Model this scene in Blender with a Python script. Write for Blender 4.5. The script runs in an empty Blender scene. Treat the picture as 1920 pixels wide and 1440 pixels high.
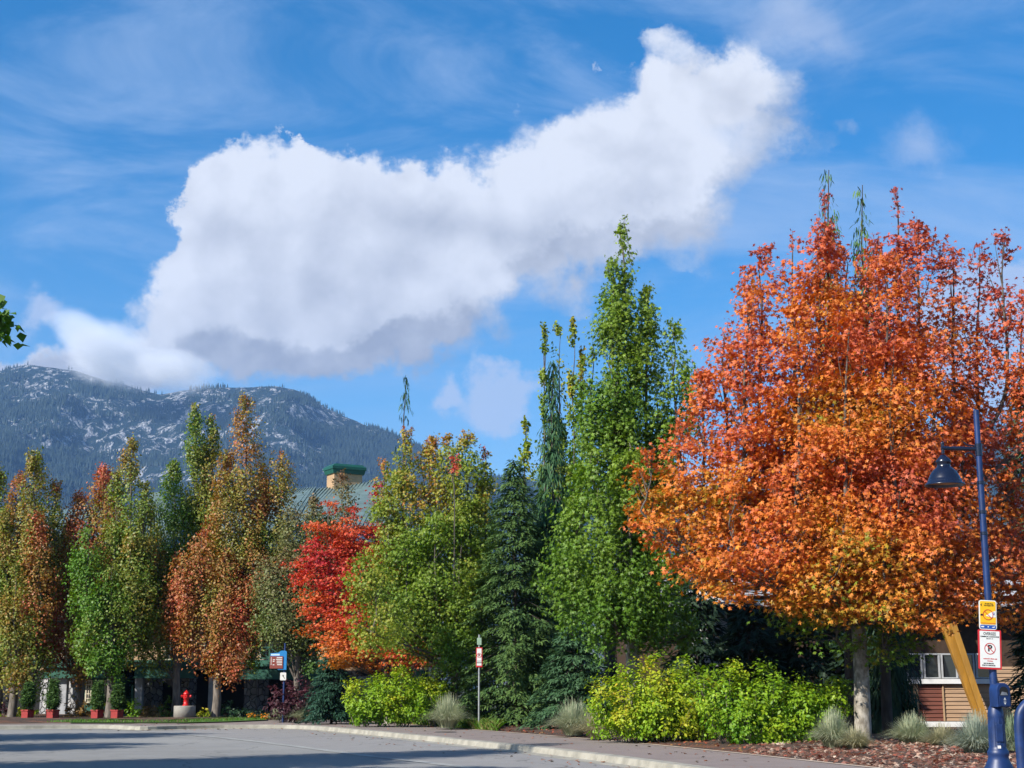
import bpy, math, random
import numpy as np
from mathutils import Vector, noise as mnoise
R = math.radians
rng = np.random.default_rng(7)
random.seed(7)
scn = bpy.context.scene
COL = scn.collection

# ------------------------------------------------------------------ camera
F = 2764.0; TH = R(11.65); EYE = 1.6
def ray(px, py):
    a = (px-960)/F; b = (720-py)/F
    return a, math.cos(TH)-b*math.sin(TH), math.sin(TH)+b*math.cos(TH)
def W(px, py, Y):
    a, dy, dz = ray(px, py); return Vector((a*Y/dy, Y, EYE+dz*Y/dy))
def XX(px, Y, py=1290): return W(px, py, Y).x
def ZZ(py, Y): return W(960, py, Y).z
def G(px, py, z=0.0):
    a, dy, dz = ray(px, py); t = (z-EYE)/dz; return Vector((a*t, dy*t, z))
def PXM(Y): return F/Y                       # photo pixels per metre
cam = bpy.data.cameras.new('camera'); co = bpy.data.objects.new('camera', cam); COL.objects.link(co)
co.location = (0, 0, EYE); co.rotation_euler = (R(90)+TH, 0, 0)
cam.sensor_width = 36; cam.lens = 36*F/1920; cam.clip_end = 60000; cam.clip_start = 0.1
scn.camera = co
scn.view_settings.view_transform = 'Standard'; scn.view_settings.look = 'None'
scn.view_settings.exposure = 0.8; scn.view_settings.gamma = 1
try:
    scn.cycles.max_bounces = 6; scn.cycles.transparent_max_bounces = 8
    scn.cycles.volume_bounces = 4; scn.cycles.diffuse_bounces = 3
except Exception: pass

# ------------------------------------------------------------------ materials
def srgb(h):
    h = h.lstrip('#'); c = [int(h[i:i+2], 16)/255 for i in (0, 2, 4)]
    return tuple((x/12.92 if x <= .04045 else ((x+.055)/1.055)**2.4) for x in c)
class N:
    def __init__(s, nt): s.nt = nt
    def __call__(s, t, **k):
        n = s.nt.nodes.new(t)
        for a, v in k.items(): setattr(n, a, v)
        return n
    def l(s, a, b): s.nt.links.new(a, b)
    def m(s, op, a, b=None, c=None, clamp=False):
        n = s('ShaderNodeMath', operation=op); n.use_clamp = clamp
        for i, v in enumerate((a, b, c)):
            if v is None: continue
            if isinstance(v, (int, float)): n.inputs[i].default_value = v
            else: s.l(v, n.inputs[i])
        return n.outputs[0]
    def ss(s, x, lo, hi, a=0.0, b=1.0):
        n = s('ShaderNodeMapRange', interpolation_type='SMOOTHSTEP')
        for i, v in enumerate((x, lo, hi, a, b)):
            if isinstance(v, (int, float)): n.inputs[i].default_value = v
            else: s.l(v, n.inputs[i])
        return n.outputs[0]
    def mix(s, f, a, b, bt='MIX'):
        n = s('ShaderNodeMix', data_type='RGBA', blend_type=bt)
        for i, v in ((0, f), (6, a), (7, b)):
            if isinstance(v, (int, float)): n.inputs[i].default_value = v
            elif isinstance(v, tuple): n.inputs[i].default_value = (*v[:3], 1)
            else: s.l(v, n.inputs[i])
        return n.outputs[2]
    def noise(s, vec, sc, det=4, ro=.55, dist=0):
        n = s('ShaderNodeTexNoise'); n.inputs['Scale'].default_value = sc; n.inputs['Detail'].default_value = det
        n.inputs['Roughness'].default_value = ro; n.inputs['Distortion'].default_value = dist
        if vec is not None: s.l(vec, n.inputs['Vector'])
        return n.outputs[0]
def newmat(name):
    m = bpy.data.materials.new(name); m.use_nodes = True
    nt = m.node_tree; b = nt.nodes['Principled BSDF']; return m, N(nt), b
def mat(name, col, rough=.6, metal=0, var=.25, scale=8, bump=.0, bscale=60, spec=.4, stretch=(1, 1, 1), col2=None, coat=0):
    m, n, b = newmat(name)
    tc = n('ShaderNodeTexCoord'); mp = n('ShaderNodeMapping'); mp.inputs['Scale'].default_value = stretch
    n.l(tc.outputs['Object'], mp.inputs[0])
    f = n.noise(mp.outputs[0], scale, 5, .6)
    c2 = col2 or tuple(x*(1-var) for x in col)
    n.l(n.mix(n.ss(f, .35, .65), tuple(col), tuple(c2)), b.inputs['Base Color'])
    b.inputs['Roughness'].default_value = rough; b.inputs['Metallic'].default_value = metal
    b.inputs['Specular IOR Level'].default_value = spec; b.inputs['Coat Weight'].default_value = coat
    if bump:
        bp = n('ShaderNodeBump'); bp.inputs['Strength'].default_value = bump
        n.l(n.noise(mp.outputs[0], bscale, 5, .6), bp.inputs['Height']); n.l(bp.outputs[0], b.inputs['Normal'])
    return m
def leafmat(name, trans=.35, rough=.5, spec=.35, sat=1.0):
    m, n, b = newmat(name)
    at = n('ShaderNodeAttribute', attribute_name='Col')
    n.l(at.outputs['Color'], b.inputs['Base Color'])
    b.inputs['Roughness'].default_value = rough; b.inputs['Specular IOR Level'].default_value = spec
    tr = n('ShaderNodeBsdfTranslucent'); hs = n('ShaderNodeHueSaturation')
    hs.inputs['Saturation'].default_value = 1.15; hs.inputs['Value'].default_value = 1.25
    n.l(at.outputs['Color'], hs.inputs['Color']); n.l(hs.outputs[0], tr.inputs[0])
    mx = n('ShaderNodeMixShader'); mx.inputs[0].default_value = trans
    n.l(b.outputs[0], mx.inputs[1]); n.l(tr.outputs[0], mx.inputs[2])
    n.l(mx.outputs[0], m.node_tree.nodes['Material Output'].inputs[0]); return m

M = {}
M['leaf'] = leafmat('autumn_leaf', .32)
M['needle'] = leafmat('needle', .12, .6, .25)
M['bark'] = mat('bark', (.20, .17, .14), .9, var=.5, scale=9, bump=.6, bscale=30, stretch=(1, 1, .25))
M['bark_pale'] = mat('pale_bark', (.36, .33, .28), .9, var=.0, col2=(.15, .13, .10), scale=7, bump=.6, bscale=25, stretch=(1, 1, .6))
M['limb'] = mat('limb_bark', (.13, .11, .09), .9, var=.5, scale=5)
M['bark_dark'] = mat('dark_bark', (.07, .055, .045), .9, var=.4, scale=9, bump=.6, stretch=(1, 1, .25))
M['blue'] = mat('blue_paint', (.008, .030, .12), .45, var=.35, scale=7, bump=.10, bscale=90, spec=.5)
M['steelgrey'] = mat('grey_frame', (.40, .41, .42), .6, var=.15)
M['navy'] = mat('navy_paint', (.006, .010, .028), .25, var=.2, scale=5, spec=.6)
M['red'] = mat('red_paint', (.55, .015, .015), .35, var=.15)
M['planter'] = mat('planter_red', (.33, .035, .03), .6, var=.25, scale=4, stretch=(1, 1, 5))
M['concrete'] = mat('concrete', (.30, .285, .25), .9, var=.25, scale=3, bump=.3)
M['green_trim'] = mat('green_trim', (.035, .13, .09), .6, var=.25, scale=3)
M['green_metal'] = mat('green_metal_roof', (.13, .185, .17), .5, var=.25, scale=1.5)
M['green_dark'] = mat('dark_green_metal', (.012, .085, .06), .45, var=.2, scale=2)
M['tan'] = mat('tan_siding', (.45, .30, .17), .8, var=.2, scale=2)
M['cream'] = mat('cream_trim', (.62, .56, .42), .7, var=.12)
M['white'] = mat('white_paint', (.72, .72, .70), .55, var=.08)
M['signwhite'] = mat('sign_white', (.66, .66, .62), .45, var=.05)
M['signred'] = mat('sign_red', (.5, .02, .025), .45, var=.1)
M['signyellow'] = mat('sign_yellow', (.75, .42, .01), .45, var=.06)
M['black'] = mat('black_paint', (.015, .015, .015), .5, var=.1)
M['dark'] = mat('recess_shade', (.012, .012, .013), .8, var=.2)  # near black that stands in for shade in the recess and the opening
M['steel'] = mat('galvanised_steel', (.42, .44, .44), .45, var=.25, metal=.6)
M['skyblue'] = mat('bright_blue_panel', (.02, .20, .48), .45, var=.1)
M['rust'] = mat('red_brown_panel', (.22, .05, .035), .6, var=.15)
M['glulam'] = mat('glulam_timber', (.36, .18, .025), .45, var=.25, scale=2, stretch=(3, 3, .3))
M['soffit'] = mat('dark_timber', (.06, .035, .02), .8, var=.3)
M['rroof'] = mat('grey_membrane_roof', (.46, .47, .50), .5, var=.15, scale=1)
M['bin_plate'] = mat('worn_metal', (.35, .36, .38), .45, metal=.4, var=.4)
def mat_glass():
    m, n, b = newmat('window_glass'); b.inputs['Base Color'].default_value = (.02, .025, .03, 1)
    b.inputs['Roughness'].default_value = .06; b.inputs['Specular IOR Level'].default_value = .8; return m
M['glass'] = mat_glass()
def mat_asphalt(name, base, warm, seed):
    m, n, b = newmat(name); tc = n('ShaderNodeTexCoord'); o = tc.outputs['Object']
    fine = n.noise(o, 90, 3, .7); mid = n.noise(o, 1.3, 5, .6, .4); big = n.noise(o, .12, 3, .5)
    c = n.mix(n.ss(mid, .3, .7), base, tuple(x*.86 for x in base))
    c = n.mix(n.ss(big, .4, .65), c, warm)
    c = n.mix(n.m('MULTIPLY', n.ss(fine, .45, .62), .35), c, tuple(x*.55 for x in base))
    v = n('ShaderNodeTexVoronoi', feature='DISTANCE_TO_EDGE'); v.inputs['Scale'].default_value = .16
    mp = n('ShaderNodeVectorMath', operation='ADD'); nz = n('ShaderNodeTexNoise'); nz.inputs['Scale'].default_value = .6; n.l(o, nz.inputs[0])
    sc = n('ShaderNodeVectorMath', operation='SCALE'); n.l(nz.outputs[1], sc.inputs[0]); sc.inputs['Scale'].default_value = 2.5
    n.l(o, mp.inputs[0]); n.l(sc.outputs[0], mp.inputs[1]); n.l(mp.outputs[0], v.inputs['Vector'])
    crack = n.ss(v.outputs[0], .0, .007, .85, 0)
    c = n.mix(crack, c, tuple(x*.4 for x in base))
    st = n.noise(o, .7, 2, .5)
    c = n.mix(n.ss(st, .72, .80, 0, .5), c, tuple(x*.5 for x in base))
    n.l(c, b.inputs['Base Color']); b.inputs['Roughness'].default_value = .9; b.inputs['Specular IOR Level'].default_value = .25
    bp = n('ShaderNodeBump'); bp.inputs['Strength'].default_value = .25; bp.inputs['Distance'].default_value = .02
    n.l(fine, bp.inputs['Height']); n.l(bp.outputs[0], b.inputs['Normal']); return m
M['asphalt'] = mat_asphalt('old_asphalt', (.245, .24, .228), (.27, .265, .25), 1)
M['lane'] = mat_asphalt('worn_lane', (.275, .265, .255), (.25, .24, .23), 2)
M['walk'] = mat_asphalt('brown_sidewalk', (.25, .205, .185), (.225, .19, .175), 3)
M['kerb'] = mat('kerb_concrete', (.34, .32, .265), .9, var=.3, scale=2.2, bump=.4, bscale=25)
M['edge'] = mat('edge_strip', (.45, .36, .28), .9, var=.2, scale=3)
def mat_soil():
    m, n, b = newmat('mulch_soil'); tc = n('ShaderNodeTexCoord'); o = tc.outputs['Object']
    a = n.noise(o, 1.1, 5, .6); f = n.noise(o, 25, 4, .7)
    c = n.mix(n.ss(f, .35, .65), (.09, .05, .032), (.035, .022, .015))
    c = n.mix(n.ss(a, .5, .62, 0, .8), c, (.17, .065, .03))
    n.l(c, b.inputs['Base Color']); b.inputs['Roughness'].default_value = 1
    bp = n('ShaderNodeBump'); bp.inputs['Strength'].default_value = .8; bp.inputs['Distance'].default_value = .05
    n.l(f, bp.inputs['Height']); n.l(bp.outputs[0], b.inputs['Normal']); return m
M['soil'] = mat_soil()
M['lawn'] = mat('lawn', (.07, .15, .02), .9, var=.4, scale=6, bump=.5)
M['earth'] = mat('earth', (.06, .07, .035), 1, var=.4, scale=.4)
def mat_stone():
    m, n, b = newmat('stone_wall'); tc = n('ShaderNodeTexCoord'); o = tc.outputs['Object']
    v = n('ShaderNodeTexVoronoi', feature='DISTANCE_TO_EDGE'); v.inputs['Scale'].default_value = 3.2; n.l(o, v.inputs['Vector'])
    v2 = n('ShaderNodeTexVoronoi'); v2.inputs['Scale'].default_value = 3.2; n.l(o, v2.inputs['Vector'])
    sp = n('ShaderNodeSeparateColor'); n.l(v2.outputs['Color'], sp.inputs[0])
    c = n.mix(sp.outputs[0], (.17, .17, .18), (.38, .37, .36))
    c = n.mix(n.ss(v.outputs[0], .02, .07, 1, 0), c, (.06, .06, .06))
    n.l(c, b.inputs['Base Color']); b.inputs['Roughness'].default_value = .9
    bp = n('ShaderNodeBump'); bp.inputs['Strength'].default_value = .9; bp.inputs['Distance'].default_value = .06
    n.l(n.ss(v.outputs[0], 0, .15), bp.inputs['Height']); n.l(bp.outputs[0], b.inputs['Normal']); return m
M['stone'] = mat_stone()
M['stone_dressed'] = mat('dressed_stone', (.42, .43, .45), .85, var=.25, scale=4, bump=.4)

# ------------------------------------------------------------------ mesh helpers
def tag(o, label=None, cat=None, group=None, kind=None):
    if label: o['label'] = label
    if cat: o['category'] = cat
    if group: o['group'] = group
    if kind: o['kind'] = kind
    return o
def empty(name, loc, label, cat, group=None, rz=0):
    o = bpy.data.objects.new(name, None); COL.objects.link(o); o.location = loc; o.rotation_euler.z = rz
    o.empty_display_size = .3
    return tag(o, label, cat, group)
def link(name, me, parent=None, mats=()):
    for m in mats: me.materials.append(m)
    o = bpy.data.objects.new(name, me); COL.objects.link(o)
    if parent is not None: o.parent = parent
    return o
def npmesh(name, V, Fq, colors=None, smooth=False):
    """V (n,3); Fq (m,k) same-size faces."""
    me = bpy.data.meshes.new(name); V = np.asarray(V, np.float32); Fq = np.asarray(Fq, np.int32)
    k = Fq.shape[1]; me.vertices.add(len(V)); me.vertices.foreach_set('co', V.ravel())
    me.loops.add(Fq.size); me.loops.foreach_set('vertex_index', Fq.ravel())
    me.polygons.add(len(Fq)); me.polygons.foreach_set('loop_start', np.arange(0, Fq.size, k, dtype=np.int32))
    if smooth: me.polygons.foreach_set('use_smooth', np.ones(len(Fq), bool))
    me.update(calc_edges=True)
    if colors is not None:
        a = me.color_attributes.new('Col', 'FLOAT_COLOR', 'POINT')
        c = np.ones((len(V), 4), np.float32); c[:, :3] = colors; a.data.foreach_set('color', c.ravel())
    return me
class MB:
    """collects boxes, tubes, lathes, prisms; one mesh object each"""
    def __init__(s): s.v = []; s.f = []; s.sm = []
    def add(s, vs, fs, smooth=False):
        o = len(s.v); s.v += [tuple(v) for v in vs]; s.f += [tuple(i+o for i in f) for f in fs]; s.sm += [smooth]*len(fs); return s
    def box(s, x0, x1, y0, y1, z0, z1):
        return s.add([(x0, y0, z0), (x1, y0, z0), (x1, y1, z0), (x0, y1, z0), (x0, y0, z1), (x1, y0, z1), (x1, y1, z1), (x0, y1, z1)],
                     [(0, 3, 2, 1), (4, 5, 6, 7), (0, 1, 5, 4), (1, 2, 6, 5), (2, 3, 7, 6), (3, 0, 4, 7)])
    def tube(s, pts, rad, n=10, cap=True):
        pts = [Vector(p) for p in pts]; rad = rad if hasattr(rad, '__len__') else [rad]*len(pts)
        o = []; prev = None
        for i, p in enumerate(pts):
            d = (pts[min(i+1, len(pts)-1)]-pts[max(i-1, 0)]).normalized()
            if prev is None:
                a = d.orthogonal().normalized()
            else:
                a = (prev-d*prev.dot(d)).normalized()
            prev = a; b = d.cross(a)
            o += [p+(a*math.cos(2*math.pi*k/n)+b*math.sin(2*math.pi*k/n))*rad[i] for k in range(n)]
        fs = [(i*n+k, i*n+(k+1) % n, (i+1)*n+(k+1) % n, (i+1)*n+k) for i in range(len(pts)-1) for k in range(n)]
        s.add(o, fs, True)
        if cap:
            s.add(o[:n], [tuple(range(n-1, -1, -1))]); s.add(o[-n:], [tuple(range(n))])
        return s
    def lathe(s, prof, n=24, c=(0, 0, 0), smooth=True):
        o = [(c[0]+r*math.cos(2*math.pi*k/n), c[1]+r*math.sin(2*math.pi*k/n), c[2]+z) for r, z in prof for k in range(n)]
        fs = [(i*n+k, i*n+(k+1) % n, (i+1)*n+(k+1) % n, (i+1)*n+k) for i in range(len(prof)-1) for k in range(n)]
        return s.add(o, fs, smooth)
    def prism(s, poly, y0, y1):      # poly in xz, extruded in y
        n = len(poly); v = [(x, y0, z) for x, z in poly]+[(x, y1, z) for x, z in poly]
        return s.add(v, [tuple(range(n)), tuple(range(2*n-1, n-1, -1))]+[(i, i+n, (i+1) % n+n, (i+1) % n) for i in range(n)])
    def bar(s, a, b, w, h=None):     # rectangular bar between points
        a, b = Vector(a), Vector(b); h = h or w; d = (b-a).normalized()
        u = d.cross(Vector((0, 1, 0)));  u = u.normalized() if u.length > 1e-4 else Vector((1, 0, 0)); v = d.cross(u)
        q = [(-1, -1), (1, -1), (1, 1), (-1, 1)]
        vs = [p+u*(w/2*i)+v*(h/2*j) for p in (a, b) for i, j in q]
        return s.add(vs, [(0, 3, 2, 1), (4, 5, 6, 7), (0, 1, 5, 4), (1, 2, 6, 5), (2, 3, 7, 6), (3, 0, 4, 7)])
    def build(s, name, m, parent=None, bevel=0, seg=2):
        me = bpy.data.meshes.new(name); me.from_pydata(s.v, [], s.f)
        me.polygons.foreach_set('use_smooth', s.sm); me.update()
        o = link(name, me, parent, [m] if not isinstance(m, list) else m)
        if bevel:
            md = o.modifiers.new('bevel', 'BEVEL'); md.width = bevel; md.segments = seg; md.limit_method = 'ANGLE'
        return o
def copy_tree(o, parent=None):
    c = o.copy(); COL.objects.link(c)
    if parent is not None: c.parent = parent
    for ch in list(o.children): copy_tree(ch, c)
    return c
def text_obj(name, body, size, loc, m, parent, rot=(R(90), 0, 0), align='CENTER', sx=1.0, bold=0.0):
    cu = bpy.data.curves.new(name, 'FONT'); cu.body = body; cu.size = size; cu.align_x = align; cu.align_y = 'CENTER'
    cu.extrude = .0006; cu.offset = bold; cu.resolution_u = 3
    t = bpy.data.objects.new('tmp', cu); COL.objects.link(t)
    bpy.context.view_layer.update()
    me = bpy.data.meshes.new_from_object(t.evaluated_get(bpy.context.evaluated_depsgraph_get()))
    bpy.data.objects.remove(t); me.materials.clear()
    o = link(name, me, parent, [m]); o.location = loc; o.rotation_euler = rot; o.scale = (sx, 1, 1)
    return o
def smooth_poly(p, k=6):
    out = []; p = [Vector(q) for q in p]
    for i in range(len(p)-1):
        a, b, c, d = p[max(i-1, 0)], p[i], p[i+1], p[min(i+2, len(p)-1)]
        for j in range(k):
            t = j/k
            out.append(.5*((2*b)+(c-a)*t+(2*a-5*b+4*c-d)*t*t+(3*b-a-3*c+d)*t**3))
    out.append(p[-1]); return out

# ------------------------------------------------------------------ foliage generators
def norm(a): return a/np.maximum(np.linalg.norm(a, axis=-1, keepdims=True), 1e-9)
T_SIMPLE = (np.array([[0, -.5, 0], [.42, .0, .10], [0, .62, -.06], [-.42, .0, .10]]), np.array([[0, 1, 2, 3]]))
T_OVAL = (np.array([[0, -.5, 0], [.28, -.2, .05], [.30, .15, .05], [0, .6, -.05], [-.30, .15, .05], [-.28, -.2, .05]]),
          np.array([[0, 1, 2, 3], [0, 3, 4, 5]]))
# five-lobed maple leaf out of three kites with drooping tips
T_MAPLE = (np.array([[0, -.15, .03], [.16, .18, .03], [0, .62, -.08], [-.16, .18, .03],
                     [.0, -.15, .03], [.20, -.12, 0], [.56, .26, -.10], [.15, .18, .02],
                     [.0, -.15, .03], [-.15, .18, .02], [-.56, .26, -.10], [-.20, -.12, 0],
                     [.0, -.15, .03], [.06, -.32, 0], [.38, -.34, -.06], [.20, -.10, 0],
                     [.0, -.15, .03], [-.20, -.10, 0], [-.38, -.34, -.06], [-.06, -.32, 0]]),
           np.array([[0, 1, 2, 3], [4, 5, 6, 7], [8, 9, 10, 11], [12, 13, 14, 15], [16, 17, 18, 19]]))
T_TUFT = (np.array([[-.5, 0, 0], [.5, 0, 0], [.32, .6, 0], [0, 1, -.05], [-.32, .6, 0]])*np.array([1, 1, 1]), np.array([[0, 1, 2, 4], [4, 2, 3, 3]]))
def cards(P, nrm, tip, size, tmpl, col, aspect=1.0):
    """place template: local z -> nrm, local y -> tip direction"""
    n = len(P); z = norm(nrm); y = tip-z*np.sum(tip*z, 1, keepdims=True); y = norm(y); x = np.cross(y, z)
    tv, tf = tmpl; K = len(tv); size = np.broadcast_to(size, (n,))[:, None, None]
    V = P[:, None]+size*(tv[None, :, 0:1]*aspect*x[:, None]+tv[None, :, 1:2]*y[:, None]+tv[None, :, 2:3]*z[:, None])
    Fq = (tf[None]+(np.arange(n)*K)[:, None, None]).reshape(-1, tf.shape[1])
    return V.reshape(-1, 3), Fq, np.repeat(col, K, axis=0)
def gradcol(stops, s):
    xs = np.array([q[0] for q in stops]); cs = np.array([q[1] for q in stops]); s = np.clip(s, 0, 1)
    return np.stack([np.interp(s, xs, cs[:, k]) for k in range(3)], 1)
def vnoise(P, sc, off=0.0):
    return np.array([mnoise.noise(Vector((p[0]*sc+off, p[1]*sc, p[2]*sc))) for p in P])
GR_LEFT = [(0, (.085, .190, .018)), (.25, (.14, .20, .028)), (.45, (.22, .20, .035)), (.62, (.31, .17, .045)), (.8, (.38, .125, .05)), (1, (.46, .085, .055))]
GR_LEFT = [(a, tuple(min(.6, c*1.14) for c in q)) for a, q in GR_LEFT]
GR_OLIVE = [(0, (.07, .15, .028)), (.4, (.16, .18, .055)), (.7, (.19, .15, .065)), (1, (.26, .10, .05))]
GR_RED = [(0, (.50, .22, .03)), (.3, (.60, .15, .03)), (.6, (.60, .085, .045)), (1, (.46, .035, .065))]
GR_YG = [(0, (.10, .20, .018)), (.35, (.19, .27, .025)), (.6, (.27, .30, .035)), (.8, (.42, .25, .04)), (1, (.55, .08, .05))]
GR_GREEN = [(0, (.085, .180, .015)), (.4, (.165, .260, .025)), (.75, (.22, .30, .03)), (1, (.30, .27, .05))]
GR_MAPLE = [(0, (.10, .19, .02)), (.15, (.20, .23, .02)), (.32, (.56, .235, .028)), (.5, (.64, .195, .032)), (.7, (.58, .14, .05)), (.85, (.50, .115, .065)), (1, (.40, .085, .065))]
GR_HEDGE = [(0, (.10, .24, .010)), (.5, (.25, .37, .015)), (.8, (.42, .42, .025)), (1, (.55, .33, .03))]

def deciduous(name, label, base, Y, lobes, grad, leaf=.11, tmpl=T_SIMPLE, cover=2.4, trunk_r=.17, fork=1.8, bark='bark', group=None,
              droop=.5, flat=.0, csig=(.34, .34, .42), z0=.1, twigs=10, cat='tree', lean=0, seed=0, bough=3.6, wide=1.12, gap=-.25):
    """lobes: (cx, top, bottom, halfwidth [photo px at depth Y], dy metres, s_bottom, s_top[, density])"""
    g = np.random.default_rng(seed+11); pm = PXM(Y); bx = XX(base, Y)
    root = empty(name, (bx, Y, z0), label, cat, group)
    tb = MB(); lb_ = MB(); Vs, Fs, Cs = [], [], []; off = 0
    tops = []
    for L in lobes: tops.append(ZZ(L[1], Y))
    ztop = max(tops)-z0
    fork_p = Vector((lean, 0, fork)); mid = Vector((lean*.5+.04, .03, fork*.5))
    # trunk continues up through the crown
    main = [Vector((0, 0, -.15)), Vector((0, 0, .12)), mid, fork_p]
    cxs = np.mean([XX(L[0], Y, L[1])-bx for L in lobes])
    for k in range(1, 6):
        t = k/5; main.append(fork_p.lerp(Vector((cxs, 0, ztop*.62)), t)+Vector((g.normal(0, .08), g.normal(0, .08), 0)))
    rr = [trunk_r*1.35, trunk_r*1.08, trunk_r*.95, trunk_r*.85]+[trunk_r*.75*(1-k/5)+.02 for k in range(1, 6)]
    tb.tube(main, rr, 10)
    for li, L in enumerate(lobes):
        cx, top, bot, hw, dy, s0, s1 = L[:7]; dens = L[7] if len(L) > 7 else 1.0
        zt = ZZ(top, Y)-z0; zb = ZZ(bot, Y)-z0; r = hw/pm*wide; H = zt-zb
        xt = XX(cx, Y, top)-bx; xb = XX(cx, Y, bot)-bx
        # limb: fork -> lobe foot -> lobe top
        a = Vector((fork_p.x*.9, 0, min(fork*(.85+.5*g.random()), zb+.3)))
        foot = Vector((xb, dy, zb+H*.22)); foot2 = a.lerp(foot, .55)+Vector((0, 0, -.12*H*g.random()))
        lim = [a, foot2, foot]+[Vector((xb+(xt-xb)*t+g.normal(0, .05), dy+g.normal(0, .05), zb+H*t)) for t in (.45, .65, .82, .96)]
        lr = max(.03, min(trunk_r*.5, .02+H*.009)); lim = smooth_poly(lim, 3)
        lb_.tube(lim, [lr*(1-.86*i/(len(lim)-1)) for i in range(len(lim))], 7)
        # clumps
        area = 2*r*H*.8; la = leaf*leaf*(.42 if tmpl is not T_MAPLE else .48)
        nleaf = int(cover*dens*area/(la*.62)); per = 16
        nc = max(12, nleaf//per)
        # outline f(t)
        nb = max(7, int(area*bough)); bt = g.random(nb); fr_ = g.random(nc*3) < .42; t = np.where(fr_, g.random(nc*3), np.clip(bt[g.integers(nb, size=nc*3)]+g.normal(0, .28/max(H, 1), nc*3), 0, 1)); f = np.where(t < .3, .45+.55*np.sin(t/.3*math.pi/2), 1-.76*np.clip((t-.3)/.7, 0, 1)**2.1)
        keep = g.random(nc*3) < (f+.12)/1.12; t = t[keep][:nc]; f = f[keep][:nc]; fr_ = fr_[keep][:nc]; nc = len(t)
        baz = bt*97.3 % 1.0*2*math.pi; bi_ = np.abs(t[:, None]-bt[None]).argmin(1); az = np.where(fr_, g.random(nc)*6.283, baz[bi_]+g.normal(0, .55/max(r, .5), nc))
        lump = 1+.22*np.sin(az*3+t*9+li)+.14*np.sin(az*5-t*17+li*2)
        rad = r*f*lump*(.82+.32*((bt*31.7) % 1.0))[bi_]*(.55+.45*np.sqrt(g.random(nc)))*np.where(g.random(nc) < .18, .5, 1)
        C = np.stack([xb+(xt-xb)*t+rad*np.cos(az), dy+rad*np.sin(az)*(1 if r < 1.2 else .85), zb+H*t], 1)
        # keep clusters apart: drop clumps where noise is low -> gaps
        ns = vnoise(C, .9, li*7.3+seed); ok_ = ns > gap; C = C[ok_]; tt = t[ok_]; ns2 = vnoise(C, .55, 31+seed); azk = az[ok_]
        sc = s0+(s1-s0)*tt+.30*ns2+g.normal(0, .05, len(C))
        k = per; n = len(C)*k
        sg = np.array(csig)*min(1, .45+r*.45)
        tipf = np.clip((tt-.8)/.2, 0, 1)
        spread = g.normal(0, 1, (len(C), k, 3))*sg*(1-.5*tipf)[:, None, None]
        if flat: spread[:, :, 2] *= (1-flat)
        P = (C[:, None]+spread).reshape(-1, 3)
        outd = np.stack([np.cos(azk), np.sin(azk), np.full(len(C), .0)], 1)
        outd = np.repeat(outd, k, 0)
        up = np.array([0, 0, 1.0])
        nr = outd*(.75-.35*flat)+up*(.55+flat*.9)+g.normal(0, .55, (n, 3))
        tp = outd*.6+g.normal(0, .6, (n, 3))-up*droop
        sz = leaf*(.65+.6*g.random(n))
        s = np.repeat(sc, k)+g.normal(0, .075, n)
        col = gradcol(grad, s)*(1+g.normal(0, .14, (n, 1)))
        v, fq, c = cards(P, nr, tp, sz, tmpl, np.clip(col, .005, .9))
        Vs.append(v); Fs.append(fq+off); Cs.append(c); off += len(v)
        # twigs to some clumps
        idx = g.choice(len(C), min(len(C), int(twigs*dens)), replace=False)
        for i in idx:
            c = Vector(C[i]); tz = max(c.z-.5*H*.25-.3, a.z+.1); q = min(range(len(lim)), key=lambda j: abs(lim[j].z-tz)); st = lim[q]
            mdp = st.lerp(c, .5)+Vector((0, 0, -.08)); lb_.tube([st, mdp, c], [.022, .014, .006], 4, cap=False)
        # leader shoots that stick out of the top
        for q in range(3):
            s_ = Vector((xt+g.normal(0, .12*r), dy+g.normal(0, .12*r), zt-.45)); e_ = s_+Vector((g.normal(0, .10), 0, .30+.35*g.random()))
            lb_.tube([s_, e_], [.012, .004], 3, cap=False); m_ = 16
            P = np.array([s_.lerp(e_, g.random()) for _ in range(m_)])+g.normal(0, .05, (m_, 3))
            v, fq, c = cards(P, g.normal(0, 1, (m_, 3)), g.normal(0, 1, (m_, 3))+up*.4, leaf*.8, tmpl, gradcol(grad, np.full(m_, s1+.12)))
            Vs.append(v); Fs.append(fq+off); Cs.append(c); off += len(v)
    tb.build('trunk', M[bark], root); lb_.build('limbs', M['limb'], root)
    me = npmesh('crown', np.concatenate(Vs), np.concatenate(Fs), np.concatenate(Cs))
    link('crown', me, root, [M['leaf']])
    return root

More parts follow.
